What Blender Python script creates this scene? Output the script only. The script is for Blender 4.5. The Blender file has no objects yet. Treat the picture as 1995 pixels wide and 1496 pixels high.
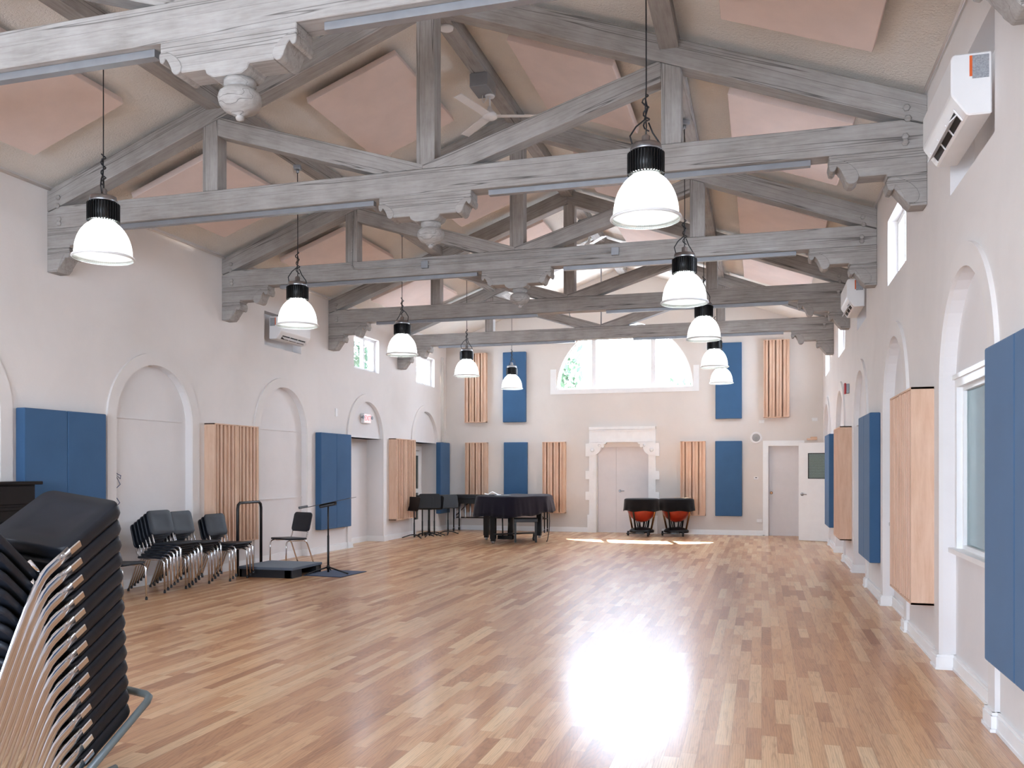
import bpy, bmesh, math, random
from mathutils import Vector, Matrix, Euler
R = math.radians
PI = math.pi
scn = bpy.context.scene
col = scn.collection
rnd = random.Random(7)

# ------------------------------------------------------------------ constants of the hall (metres)
XL, XR, YB, YF = -7.677, 1.325, 20.66, -2.2
XC = (XL + XR) / 2
SL = .368                                  # roof slope
ZW = 4.70                                  # ceiling height at the walls
ZR = ZW + SL * (XR - XL) / 2
TRUSS_Y = [4.634, 7.884, 11.153, 14.44, 17.60]
ARCH_Y = [3.31, 6.50, 9.69, 12.88, 16.07, 19.26]
AW, ASP = .745, 2.14                       # arch half width, spring height
BAND = .155

# ------------------------------------------------------------------ materials
def new_mat(name):
    m = bpy.data.materials.new(name); m.use_nodes = True
    nt = m.node_tree; nt.nodes.clear()
    out = nt.nodes.new('ShaderNodeOutputMaterial')
    b = nt.nodes.new('ShaderNodeBsdfPrincipled')
    nt.links.new(b.outputs[0], out.inputs[0])
    return m, nt, b, out
def lin(c):
    return tuple(((x/255)/12.92 if x/255 <= .04045 else (((x/255)+.055)/1.055)**2.4) for x in c) + (1,)
def node(nt, t, **k):
    n = nt.nodes.new(t)
    for a, v in k.items(): setattr(n, a, v)
    return n
def coords(nt, kind='Object', scale=(1,1,1)):
    tc = node(nt, 'ShaderNodeTexCoord'); mp = node(nt, 'ShaderNodeMapping')
    mp.inputs['Scale'].default_value = scale
    nt.links.new(tc.outputs[kind], mp.inputs[0]); return mp.outputs[0]
def noise(nt, vec, scale, detail=4, rough=.55, dist=0):
    n = node(nt, 'ShaderNodeTexNoise'); n.inputs['Scale'].default_value = scale
    n.inputs['Detail'].default_value = detail; n.inputs['Roughness'].default_value = rough
    n.inputs['Distortion'].default_value = dist
    nt.links.new(vec, n.inputs['Vector']); return n
def ramp(nt, fac, stops):
    r = node(nt, 'ShaderNodeValToRGB'); e = r.color_ramp.elements
    while len(e) < len(stops): e.new(.5)
    for i, (p, c) in enumerate(stops): e[i].position = p; e[i].color = c
    nt.links.new(fac, r.inputs[0]); return r.outputs[0]
def bump(nt, b, h, strength=.2, dist=.01):
    n = node(nt, 'ShaderNodeBump'); n.inputs['Strength'].default_value = strength
    n.inputs['Distance'].default_value = dist
    nt.links.new(h, n.inputs['Height']); nt.links.new(n.outputs[0], b.inputs['Normal'])
def mixc(nt, fac, a, bcol, mode='MIX'):
    n = node(nt, 'ShaderNodeMix', data_type='RGBA', blend_type=mode)
    if isinstance(fac, (int, float)): n.inputs[0].default_value = fac
    else: nt.links.new(fac, n.inputs[0])
    for v, i in ((a, 6), (bcol, 7)):
        if isinstance(v, tuple): n.inputs[i].default_value = v
        else: nt.links.new(v, n.inputs[i])
    return n.outputs[2]
def math_(nt, op, a, b=None, c=None):
    n = node(nt, 'ShaderNodeMath', operation=op)
    for i, v in enumerate((a, b, c)):
        if v is None: continue
        if isinstance(v, (int, float)): n.inputs[i].default_value = v
        else: nt.links.new(v, n.inputs[i])
    return n.outputs[0]
def simple(name, rgb, rough=.5, metal=0, spec=.5, vary=.06, nscale=6, bstr=0, bscale=80, coat=0):
    m, nt, b, o = new_mat(name)
    v = coords(nt)
    n = noise(nt, v, nscale, 3)
    c = lin(rgb)
    lo = tuple(x*(1-vary) for x in c[:3])+(1,); hi = tuple(min(1, x*(1+vary)) for x in c[:3])+(1,)
    nt.links.new(ramp(nt, n.outputs[0], [(.3, lo), (.7, hi)]), b.inputs['Base Color'])
    b.inputs['Roughness'].default_value = rough; b.inputs['Metallic'].default_value = metal
    b.inputs['Specular IOR Level'].default_value = spec
    b.inputs['Coat Weight'].default_value = coat
    if bstr:
        bump(nt, b, noise(nt, v, bscale, 5).outputs[0], bstr, .004)
    return m

def plaster(name, rgb, bscale, bstr, stain=.05):
    m, nt, b, o = new_mat(name)
    v = coords(nt)
    n1 = noise(nt, v, .7, 5, .6, .4); n2 = noise(nt, v, bscale, 6, .65)
    c = lin(rgb)
    a = tuple(x*(1-stain) for x in c[:3])+(1,); d = tuple(min(1, x*(1+stain*.6)) for x in c[:3])+(1,)
    nt.links.new(ramp(nt, n1.outputs[0], [(.3, a), (.62, d)]), b.inputs['Base Color'])
    b.inputs['Roughness'].default_value = .85; b.inputs['Specular IOR Level'].default_value = .2
    bump(nt, b, n2.outputs[0], bstr, .02 if bstr > .5 else .006)
    return m

def timber(name, tones, crack=True, sx=.35, sc=9):
    """wood whose grain runs along the object's local X"""
    m, nt, b, o = new_mat(name)
    v = coords(nt, 'Object', (sx, 4, 4))
    n1 = noise(nt, v, sc, 6, .65, .3)
    c = ramp(nt, n1.outputs[0], [(.25, lin(tones[0])), (.5, lin(tones[1])), (.75, lin(tones[2]))])
    v2 = coords(nt, 'Object', (1, 1.3, 1.3))
    n2 = noise(nt, v2, 2.2, 4, .6)
    wash = ramp(nt, n2.outputs[0], [(.4, (0, 0, 0, 1)), (.68, (1, 1, 1, 1))])
    c = mixc(nt, math_(nt, 'MULTIPLY', wash, .35), c, lin(tones[3]))
    if crack:
        v3 = coords(nt, 'Object', (.045, 2.4, 2.4))
        n3 = noise(nt, v3, 3.4, 2, .45, .15)
        d = math_(nt, 'ABSOLUTE', math_(nt, 'SUBTRACT', n3.outputs[0], .5))
        cr = ramp(nt, d, [(.0, (1, 1, 1, 1)), (.0075, (0, 0, 0, 1))])
        c = mixc(nt, math_(nt, 'MULTIPLY', cr, .8), c, lin((66, 62, 60)))
    nt.links.new(c, b.inputs['Base Color'])
    b.inputs['Roughness'].default_value = .75; b.inputs['Specular IOR Level'].default_value = .25
    bump(nt, b, n1.outputs[0], .25, .004)
    return m

def fabric(name, rgb, sc=500):
    m, nt, b, o = new_mat(name)
    v = coords(nt)
    n = noise(nt, v, sc, 2); n1 = noise(nt, v, 3, 3)
    c = lin(rgb)
    c1 = tuple(x*.9 for x in c[:3])+(1,); c2 = tuple(x*1.08 for x in c[:3])+(1,)
    k = mixc(nt, .5, ramp(nt, n.outputs[0], [(.3, c1), (.7, c2)]), ramp(nt, n1.outputs[0], [(.3, c1), (.7, c2)]))
    nt.links.new(k, b.inputs['Base Color'])
    b.inputs['Roughness'].default_value = .95; b.inputs['Specular IOR Level'].default_value = .1
    b.inputs['Sheen Weight'].default_value = .15
    bump(nt, b, n.outputs[0], .15, .002)
    return m

def floor_mat():
    m, nt, b, o = new_mat('oak_strip_floor')
    tc = node(nt, 'ShaderNodeTexCoord'); sx = node(nt, 'ShaderNodeSeparateXYZ')
    nt.links.new(tc.outputs['Object'], sx.inputs[0])
    W = .083
    xr = math_(nt, 'DIVIDE', sx.outputs[0], W)
    row = math_(nt, 'FLOOR', xr); fx = math_(nt, 'FRACT', xr)
    wn = node(nt, 'ShaderNodeTexWhiteNoise', noise_dimensions='1D'); nt.links.new(row, wn.inputs['W'])
    ln = math_(nt, 'ADD', math_(nt, 'MULTIPLY', wn.outputs['Value'], .75), .45)
    wn2 = node(nt, 'ShaderNodeTexWhiteNoise', noise_dimensions='1D')
    nt.links.new(math_(nt, 'ADD', row, 371.3), wn2.inputs['W'])
    yy = math_(nt, 'ADD', math_(nt, 'DIVIDE', sx.outputs[1], ln), math_(nt, 'MULTIPLY', wn2.outputs['Value'], 17))
    idx = math_(nt, 'FLOOR', yy); fy = math_(nt, 'FRACT', yy)
    cmb = node(nt, 'ShaderNodeCombineXYZ'); nt.links.new(row, cmb.inputs[0]); nt.links.new(idx, cmb.inputs[1])
    w3 = node(nt, 'ShaderNodeTexWhiteNoise', noise_dimensions='2D'); nt.links.new(cmb.outputs[0], w3.inputs['Vector'])
    base = ramp(nt, w3.outputs['Value'], [(0, lin((178, 127, 90))), (.15, lin((199, 149, 109))), (.5, lin((215, 168, 126))),
                                         (.8, lin((224, 182, 140))), (1, lin((234, 200, 159)))])
    # grain, shifted from board to board
    vadd = node(nt, 'ShaderNodeVectorMath', operation='ADD')
    vs = node(nt, 'ShaderNodeVectorMath', operation='SCALE'); vs.inputs['Scale'].default_value = 37
    nt.links.new(w3.outputs['Color'], vs.inputs[0])
    nt.links.new(tc.outputs['Object'], vadd.inputs[0]); nt.links.new(vs.outputs[0], vadd.inputs[1])
    mp = node(nt, 'ShaderNodeMapping'); mp.inputs['Scale'].default_value = (11, .9, 1)
    nt.links.new(vadd.outputs[0], mp.inputs[0])
    g = noise(nt, mp.outputs[0], 3.2, 6, .6, 1.3)
    wv = node(nt, 'ShaderNodeTexWave', wave_type='RINGS', rings_direction='Z')
    mp2 = node(nt, 'ShaderNodeMapping'); mp2.inputs['Scale'].default_value = (6, .7, 1)
    nt.links.new(vadd.outputs[0], mp2.inputs[0]); nt.links.new(mp2.outputs[0], wv.inputs['Vector'])
    wv.inputs['Scale'].default_value = 4; wv.inputs['Distortion'].default_value = 6; wv.inputs['Detail'].default_value = 3
    gm = ramp(nt, g.outputs[0], [(.3, (.62, .55, .50, 1)), (.52, (1, 1, 1, 1)), (.7, (1.06, 1.03, 1, 1))])
    c = mixc(nt, .75, base, gm, 'MULTIPLY')
    gw = ramp(nt, wv.outputs[0], [(0, (.70, .62, .56, 1)), (.4, (1, 1, 1, 1))])
    c = mixc(nt, .45, c, gw, 'MULTIPLY')
    dx = math_(nt, 'MINIMUM', fx, math_(nt, 'SUBTRACT', 1, fx))
    dy = math_(nt, 'MULTIPLY', math_(nt, 'MINIMUM', fy, math_(nt, 'SUBTRACT', 1, fy)), math_(nt, 'DIVIDE', ln, W))
    dd = math_(nt, 'MINIMUM', dx, dy)
    gap = ramp(nt, dd, [(.0, (0, 0, 0, 1)), (.022, (1, 1, 1, 1))])
    c = mixc(nt, math_(nt, 'MULTIPLY', math_(nt, 'SUBTRACT', 1, gap), .55), c, lin((120, 84, 60)))
    nt.links.new(c, b.inputs['Base Color'])
    rr = math_(nt, 'ADD', math_(nt, 'MULTIPLY', g.outputs[0], .1), FLOOR_ROUGH)
    nt.links.new(rr, b.inputs['Roughness'])
    b.inputs['Specular IOR Level'].default_value = .17
    b.inputs['Coat Weight'].default_value = .5; b.inputs['Coat Roughness'].default_value = .2; b.inputs['Coat IOR'].default_value = 1.45
    hgt = math_(nt, 'ADD', math_(nt, 'MULTIPLY', gap, .6), math_(nt, 'MULTIPLY', wv.outputs[0], .25))
    bump(nt, b, hgt, .12, .002)
    return m

FLOOR_ROUGH = .36
M = {}
M['wall'] = plaster('painted_plaster', (233, 228, 225), 34, .22)
M['wall_backlit'] = plaster('painted_plaster_backlit_tone', (224, 217, 211), 34, .22)  # wall plaster toned darker, backlit shade of the end wall in its colour
M['niche'] = plaster('niche_plaster', (233, 229, 228), 30, .15)
M['ceil'] = plaster('stucco_ceiling', (243, 236, 227), 42, 1.0, .06)
M['trim'] = simple('white_gloss_paint', (244, 243, 242), .35, vary=.02)
M['stone'] = simple('cast_stone_white', (247, 245, 243), .6, vary=.03, bstr=.2, bscale=30)
M['door'] = simple('door_paint', (226, 220, 219), .45, vary=.02)
M['floor'] = floor_mat()
M['grey'] = timber('whitewashed_grey_timber', [(132, 126, 121), (153, 148, 144), (168, 164, 160), (190, 187, 184)])
M['blue'] = fabric('blue_acoustic_fabric', (66, 100, 137))
M['pink'] = fabric('pink_beige_fabric', (229, 209, 200))
M['pine'] = timber('pine_slats', [(206, 166, 139), (221, 185, 159), (230, 198, 174), (237, 209, 188)], crack=False, sx=.5, sc=5)
M['black'] = simple('black_plastic', (17, 20, 26), .42, vary=.1, bstr=.25, bscale=400)
M['seatblk'] = simple('black_moulded_seat', (25, 29, 37), .42, 0, .35, vary=.08, bstr=.2, bscale=500)
M['blkmetal'] = simple('black_powder_coat', (14, 14, 16), .4, vary=.1)
M['lacquer'] = simple('black_lacquer', (7, 7, 9), .25, spec=.35, vary=.1)
M['chrome'] = simple('chrome_tube', (215, 215, 218), .12, 1, vary=.03)
M['steel'] = simple('brushed_steel', (170, 173, 178), .3, 1, vary=.05)
M['zinc'] = simple('galvanised_grey', (152, 155, 160), .45, .6, vary=.08)
M['cartgrey'] = simple('grey_enamel_tube', (104, 114, 116), .35, 0, vary=.05)
M['brass'] = simple('aged_brass', (150, 110, 78), .3, 1, vary=.1)
M['cloth'] = fabric('dark_quilted_cloth', (27, 24, 35), 200)
M['blackcloth'] = fabric('black_drum_cloth', (15, 15, 19), 200)
M['copper'] = simple('orange_red_fibreglass', (142, 40, 20), .3, vary=.12, coat=.2)
M['acw'] = simple('white_abs_plastic', (235, 233, 232), .35, vary=.02)
M['acdark'] = simple('vent_dark', (22, 22, 24), .6)
M['paper'] = simple('paper_white', (240, 240, 238), .8, vary=.02)
M['mat'] = fabric('navy_floor_mat', (36, 52, 84), 300)
M['carpet'] = fabric('grey_podium_carpet', (92, 100, 112), 300)
M['red'] = simple('red_plastic', (170, 24, 34), .35)
M['orange'] = simple('orange_sticker', (214, 96, 40), .5)
M['label'] = simple('grey_print', (150, 152, 156), .6, vary=.25, nscale=120)
M['bark'] = simple('bark', (52, 46, 42), .9, vary=.25)
M['leaf'] = simple('leaves', (46, 66, 40), .8, vary=.3, nscale=3)
M['roofout'] = simple('grey_shingle', (186, 190, 204), .9)
M['outwall'] = simple('cream_render', (235, 232, 225), .8)
M['dark'] = simple('gap_shade_black', (8, 8, 9), .8)
M['wirebl'] = simple('blue_cable', (60, 76, 120), .4)

def glass_mat(name, tint=(1, 1, 1, 1), refl=.08):
    m = bpy.data.materials.new(name); m.use_nodes = True
    nt = m.node_tree; nt.nodes.clear()
    o = nt.nodes.new('ShaderNodeOutputMaterial'); mx = nt.nodes.new('ShaderNodeMixShader')
    t = nt.nodes.new('ShaderNodeBsdfTransparent'); g = nt.nodes.new('ShaderNodeBsdfGlossy')
    lw = nt.nodes.new('ShaderNodeLayerWeight'); lw.inputs['Blend'].default_value = .25
    t.inputs[0].default_value = tint; g.inputs['Roughness'].default_value = .02
    mm = nt.nodes.new('ShaderNodeMath'); mm.operation = 'MULTIPLY_ADD'
    mm.inputs[1].default_value = .6; mm.inputs[2].default_value = refl
    nt.links.new(lw.outputs['Fresnel'], mm.inputs[0]); nt.links.new(mm.outputs[0], mx.inputs[0])
    nt.links.new(t.outputs[0], mx.inputs[1]); nt.links.new(g.outputs[0], mx.inputs[2])
    nt.links.new(mx.outputs[0], o.inputs[0]); return m
M['glass'] = glass_mat('window_glass', refl=.03)
M['studioglass'] = glass_mat('studio_glass', (.72, .84, .84, 1), .12)
def dome_mat():
    m = bpy.data.materials.new('prismatic_acrylic'); m.use_nodes = True
    nt = m.node_tree; nt.nodes.clear()
    o = nt.nodes.new('ShaderNodeOutputMaterial')
    t = nt.nodes.new('ShaderNodeBsdfTransparent'); t.inputs[0].default_value = (.97, 1, .97, 1)
    tr = nt.nodes.new('ShaderNodeBsdfTranslucent'); tr.inputs[0].default_value = (.95, .98, .93, 1)
    df = nt.nodes.new('ShaderNodeBsdfDiffuse'); df.inputs[0].default_value = (.9, .94, .9, 1)
    gl = nt.nodes.new('ShaderNodeBsdfGlossy'); gl.inputs['Roughness'].default_value = .15
    tc = nt.nodes.new('ShaderNodeTexCoord'); gr = nt.nodes.new('ShaderNodeTexGradient'); gr.gradient_type = 'RADIAL'
    nt.links.new(tc.outputs['Object'], gr.inputs[0])
    wv = nt.nodes.new('ShaderNodeMath'); wv.operation = 'PINGPONG'; wv.inputs[1].default_value = .5
    mu = nt.nodes.new('ShaderNodeMath'); mu.operation = 'MULTIPLY'; mu.inputs[1].default_value = 90
    nt.links.new(gr.outputs['Fac'], mu.inputs[0]); nt.links.new(mu.outputs[0], wv.inputs[0])
    bp = nt.nodes.new('ShaderNodeBump'); bp.inputs['Strength'].default_value = .5; bp.inputs['Distance'].default_value = .01
    nt.links.new(wv.outputs[0], bp.inputs['Height'])
    for n in (tr, df, gl): nt.links.new(bp.outputs[0], n.inputs['Normal'])
    a = nt.nodes.new('ShaderNodeMixShader'); a.inputs[0].default_value = .35
    nt.links.new(tr.outputs[0], a.inputs[1]); nt.links.new(df.outputs[0], a.inputs[2])
    b = nt.nodes.new('ShaderNodeMixShader'); b.inputs[0].default_value = .12
    nt.links.new(a.outputs[0], b.inputs[1]); nt.links.new(gl.outputs[0], b.inputs[2])
    c = nt.nodes.new('ShaderNodeMixShader'); c.inputs[0].default_value = .52
    nt.links.new(t.outputs[0], c.inputs[1]); nt.links.new(b.outputs[0], c.inputs[2])
    nt.links.new(c.outputs[0], o.inputs[0]); return m
M['dome'] = dome_mat()
def emit(name, c, s):
    m = bpy.data.materials.new(name); m.use_nodes = True
    nt = m.node_tree; nt.nodes.clear()
    o = nt.nodes.new('ShaderNodeOutputMaterial'); e = nt.nodes.new('ShaderNodeEmission')
    e.inputs[0].default_value = c; e.inputs[1].default_value = s
    nt.links.new(e.outputs[0], o.inputs[0]); return m
LED = 165
M['led'] = emit('led_array', (.93, .97, 1, 1), LED)
M['exit'] = emit('exit_face', (1, .70, .72, 1), 1.2)
M['exitred'] = emit('exit_letters', (.95, .2, .26, 1), 1.0)

# ------------------------------------------------------------------ mesh builder
class MB:
    def __init__(s): s.bm = bmesh.new()
    def face(s, pts):
        try: return s.bm.faces.new([s.bm.verts.new(p) for p in pts])
        except ValueError: return None
    def box(s, a, b, mat=None):
        x0, y0, z0 = a; x1, y1, z1 = b
        v = [Vector(p) for p in ((x0,y0,z0),(x1,y0,z0),(x1,y1,z0),(x0,y1,z0),(x0,y0,z1),(x1,y0,z1),(x1,y1,z1),(x0,y1,z1))]
        if mat is not None: v = [mat @ p for p in v]
        v = [s.bm.verts.new(p) for p in v]
        for f in ((0,3,2,1),(4,5,6,7),(0,1,5,4),(1,2,6,5),(2,3,7,6),(3,0,4,7)): s.bm.faces.new([v[i] for i in f])
        return s
    def rbox(s, a, b, r=.01, seg=2, mat=None):
        t = bmesh.new(); q = MB.__new__(MB); q.bm = t; q.box(a, b)
        bmesh.ops.bevel(t, geom=t.edges[:], offset=r, segments=seg, affect='EDGES', profile=.5)
        s.merge(t, mat); return s
    def merge(s, t, mat=None):
        mp = {}
        for v in t.verts: mp[v] = s.bm.verts.new(mat @ v.co if mat is not None else v.co)
        for f in t.faces:
            try: s.bm.faces.new([mp[v] for v in f.verts]).smooth = f.smooth
            except ValueError: pass
        t.free()
    def prism(s, poly, fn, d0, d1, bev=0):
        """poly: 2D outline; fn(u, v, w) -> xyz; extruded from w=d0 to w=d1"""
        t = bmesh.new()
        a = [t.verts.new(fn(u, v, d0)) for u, v in poly]; b = [t.verts.new(fn(u, v, d1)) for u, v in poly]
        t.faces.new(a); t.faces.new(b[::-1]); n = len(poly)
        for i in range(n): t.faces.new((a[i], b[i], b[(i+1) % n], a[(i+1) % n]))
        bmesh.ops.recalc_face_normals(t, faces=t.faces[:])
        if bev: bmesh.ops.bevel(t, geom=t.edges[:], offset=bev, segments=1, affect='EDGES')
        s.merge(t); return s
    def tube(s, pts, r, n=8, cap=True, flat=None):
        pts = [Vector(p) for p in pts]; rings = []
        up = None
        for i, p in enumerate(pts):
            if i == 0: d = pts[1]-p
            elif i == len(pts)-1: d = p-pts[i-1]
            else: d = (pts[i+1]-p).normalized()+(p-pts[i-1]).normalized()
            d = d.normalized() if d.length > 1e-9 else Vector((0,0,1))
            if up is None:
                up = Vector((0,0,1)) if abs(d.z) < .9 else Vector((0,1,0))
                if flat is not None: up = Vector(flat[0])
            sd = d.cross(up)
            if sd.length < 1e-6: sd = d.cross(Vector((1,0,0)))
            sd.normalize(); u2 = sd.cross(d).normalized()
            if flat is None: up = u2
            rr = r[i] if isinstance(r, (list, tuple)) else r
            ra, rb = (rr, rr) if flat is None else (flat[1], flat[2])
            rings.append([s.bm.verts.new(p+u2*math.sin(2*PI*k/n)*ra+sd*math.cos(2*PI*k/n)*rb) for k in range(n)])
        for a, b in zip(rings, rings[1:]):
            for k in range(n): s.bm.faces.new((a[k], a[(k+1)%n], b[(k+1)%n], b[k])).smooth = True
        if cap: s.bm.faces.new(rings[0][::-1]); s.bm.faces.new(rings[-1])
        return s
    def lathe(s, prof, c=(0,0,0), n=24, axis='z', cap=True):
        c = Vector(c); rings = []
        for r, z in prof:
            ring = []
            for k in range(n):
                a = 2*PI*k/n
                p = (r*math.cos(a), r*math.sin(a), z)
                if axis == 'x': p = (z, p[0], p[1])
                if axis == 'y': p = (p[0], z, p[1])
                ring.append(s.bm.verts.new(c+Vector(p)))
            rings.append(ring)
        for a, b in zip(rings, rings[1:]):
            for k in range(n): s.bm.faces.new((a[k], a[(k+1)%n], b[(k+1)%n], b[k])).smooth = True
        if cap:
            for rg, rv in ((rings[0], True), (rings[-1], False)): s.bm.faces.new(rg[::-1] if rv else rg)
        return s
    def build(s, name, mat, parent=None, loc=None, rot=None, normals=True):
        if normals: bmesh.ops.recalc_face_normals(s.bm, faces=s.bm.faces[:])
        me = bpy.data.meshes.new(name); s.bm.to_mesh(me); s.bm.free()
        o = bpy.data.objects.new(name, me); col.objects.link(o)
        for m in (mat if isinstance(mat, (list, tuple)) else [mat]): me.materials.append(m)
        if parent: o.parent = parent
        if loc is not None: o.location = loc
        if rot is not None: o.rotation_euler = rot
        return o

LABELS = {}
def tag(o, label=None, cat=None, group=None, kind=None):
    if label:
        o['label'] = label
        LABELS.setdefault(label, []).append(o.name)
    if cat: o['category'] = cat
    if group: o['group'] = group
    if kind: o['kind'] = kind
    return o
def empty(name, loc=(0,0,0), rot=(0,0,0)):
    o = bpy.data.objects.new(name, None); col.objects.link(o); o.location = loc; o.rotation_euler = rot
    o.empty_display_size = .1; return o
def children(o): return list(o.children)
def copy_tree(o, parent=None):
    c = o.copy(); col.objects.link(c)
    if parent: c.parent = parent
    for k in list(c.keys()):
        if k in ('label',): del c[k]
    if 'label' in o and parent is not None: c['label'] = o['label']
    for ch in children(o): copy_tree(ch, c)
    return c
def struct(o, label, cat): return tag(o, label, cat, kind='structure')

# ------------------------------------------------------------------ shell: floor, ceiling
mb = MB(); mb.box((XL-.6, YF-.3, -.12), (XR+.8, YB+.3, 0))
struct(mb.build('floor', M['floor']), 'glossy oak strip floor of the whole hall', 'floor')

mb = MB()
for s in (0, 1):
    xa = XL-.3 if s == 0 else XR+.3
    za = ZW-SL*.3
    pts = [(xa, YF-.3, za), (XC, YF-.3, ZR), (XC, YB+.3, ZR), (xa, YB+.3, za)]
    mb.face(pts); mb.face([(x, y, z+.15) for x, y, z in pts])
struct(mb.build('ceiling', M['ceil']), 'pitched stucco ceiling above the timber trusses', 'ceiling')

# ------------------------------------------------------------------ walls with arched niches and windows
def arc(cy, w, zs, n=20):
    return [(cy+w*math.cos(PI*i/n), zs+w*math.sin(PI*i/n)) for i in range(n+1)]
def fill_wall(bm, loops, fn):
    edges = []
    for lp in loops:
        vs = [bm.verts.new(fn(u, v)) for u, v in lp]
        edges += [bm.edges.new((vs[i], vs[(i+1) % len(vs)])) for i in range(len(vs))]
    bmesh.ops.triangle_fill(bm, use_beauty=True, use_dissolve=False, edges=edges)
def strip(bm, line, f0, f1, closed=False, smooth=False):
    n = len(line)
    for i in range(n if closed else n-1):
        a, b = line[i], line[(i+1) % n]
        bm.faces.new([bm.verts.new(p) for p in (f0(*a), f0(*b), f1(*b), f1(*a))])

SHALLOW, DEEP = .09, .36
def side_wall(side, hi_windows, deep, glazed, blind=()):
    X = XL if side == 'left' else XR
    sg = -1 if side == 'left' else 1           # outward
    bm = bmesh.new(); nb = bmesh.new()
    P = lambda d: (lambda u, v: (X+sg*d, u, v))
    outer = [(YF, ZW+.05)]
    outer += [(YF, 0)]
    for cy in ARCH_Y:
        outer += [(cy-AW, 0)]
        a = arc(cy, AW, ASP)[::-1]
        outer += a
        outer += [(cy+AW, 0)]
    outer += [(YB, 0), (YB, ZW+.05)]
    loops = [outer]
    for (y0, y1, z0, z1) in hi_windows: loops.append([(y0, z0), (y1, z0), (y1, z1), (y0, z1)])
    for (y0, y1, z0, z1) in blind:
        lp = [(y0, z0), (y1, z0), (y1, z1), (y0, z1)]
        loops.append(lp); strip(nb, lp, P(0), P(.16), closed=True); fill_wall(nb, [lp], P(.16))
    fill_wall(bm, loops, P(0))
    for i, cy in enumerate(ARCH_Y):
        a = [(cy-AW, 0)] + arc(cy, AW, ASP)[::-1] + [(cy+AW, 0)]
        if i in deep:
            d = deep[i]
            zl = 2.15
            # tympanum, lintel soffit and deep jambs
            up = [(cy-AW, zl)] + [p for p in arc(cy, AW, ASP)[::-1] if p[1] > zl] + [(cy+AW, zl)]
            strip(nb, up, P(0), P(.05))
            fill_wall(nb, [up], P(.05))
            strip(nb, [(cy-AW, 0), (cy-AW, zl), (cy+AW, zl), (cy+AW, 0)], P(0), P(d))
            strip(nb, [(cy-AW, zl), (cy+AW, zl)], P(.05), P(d))
            fill_wall(nb, [[(cy-AW, 0), (cy+AW, 0), (cy+AW, zl), (cy-AW, zl)]], P(d))
        else:
            strip(nb, a, P(0), P(SHALLOW))
            back = [a]
            if i in glazed:
                y0, y1, z0, z1 = glazed[i]
                back.append([(y0, z0), (y1, z0), (y1, z1), (y0, z1)])
            fill_wall(nb, back, P(SHALLOW))
    for (y0, y1, z0, z1) in hi_windows:
        strip(bm, [(y0, z0), (y1, z0), (y1, z1), (y0, z1)], P(0), P(.22), closed=True)
    for b in (bm, nb): bmesh.ops.remove_doubles(b, verts=b.verts[:], dist=1e-4)
    o = MB.__new__(MB); o.bm = bm
    w = o.build('wall_'+side, M['wall'], normals=True)
    struct(w, '%s long wall of painted plaster with a row of round arched niches' % side, 'wall')
    o = MB.__new__(MB); o.bm = nb
    n = o.build('niche_lining', M['niche'], w)
    # raised plaster bands round the arches
    t = MB()
    for cy in ARCH_Y:
        inn = [(cy-AW, .0)] + arc(cy, AW, ASP, 28)[::-1] + [(cy+AW, .0)]
        out = [(cy-AW-BAND, .0)] + arc(cy, AW+BAND, ASP, 28)[::-1] + [(cy+AW+BAND, .0)]
        p = -.028
        for a, b, c, d in zip(inn, inn[1:], out[1:], out):
            t.face([P(p)(*q) for q in (a, b, c, d)])
            t.face([P(p)(*q) for q in (a, b)]+[P(0)(*q) for q in (b, a)])
            t.face([P(p)(*q) for q in (d, c)]+[P(0)(*q) for q in (c, d)])
    bmesh.ops.remove_doubles(t.bm, verts=t.bm.verts[:], dist=1e-4)
    t.build('arch_moulding', M['wall'], w)
    return w

HIW = .575
hz0, hz1 = 3.515, 4.20
left_hi = [(c-HIW, c+HIW, hz0, hz1) for c in (16.07, 19.27)]
right_hi = [(c-.62, c+.62, hz0, hz1+.02) for c in (9.62, 15.95, 19.2)]
LW = side_wall('left', left_hi, {4: DEEP, 5: .40}, {}, [(12.30, 13.46, 3.515, 4.07)])
GL = {1: (6.50-.62, 6.50+.62, .93, 2.13), 2: (9.69-.62, 9.69+.62, .93, 2.13)}
RW = side_wall('right', right_hi, {3: .5, 4: .12, 5: .34}, GL, [(5.72, 6.98, 3.515, 4.30), (12.26, 13.42, 3.515, 4.2)])

# blind window recesses that hold the air conditioners
# thin ledge lines and small reveals on the blank left niches
for cy in (9.69, 12.88):
    mb = MB(); mb.box((XL-SHALLOW, cy-AW, 2.165), (XL-SHALLOW+.018, cy+AW-.09, 2.19)); mb.build('ledge', M['niche'], LW)
mb = MB(); mb.box((XL-SHALLOW, 12.88-AW, 1.02), (XL-SHALLOW+.015, 12.88+AW, 1.04)); mb.build('ledge', M['niche'], LW)

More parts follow.
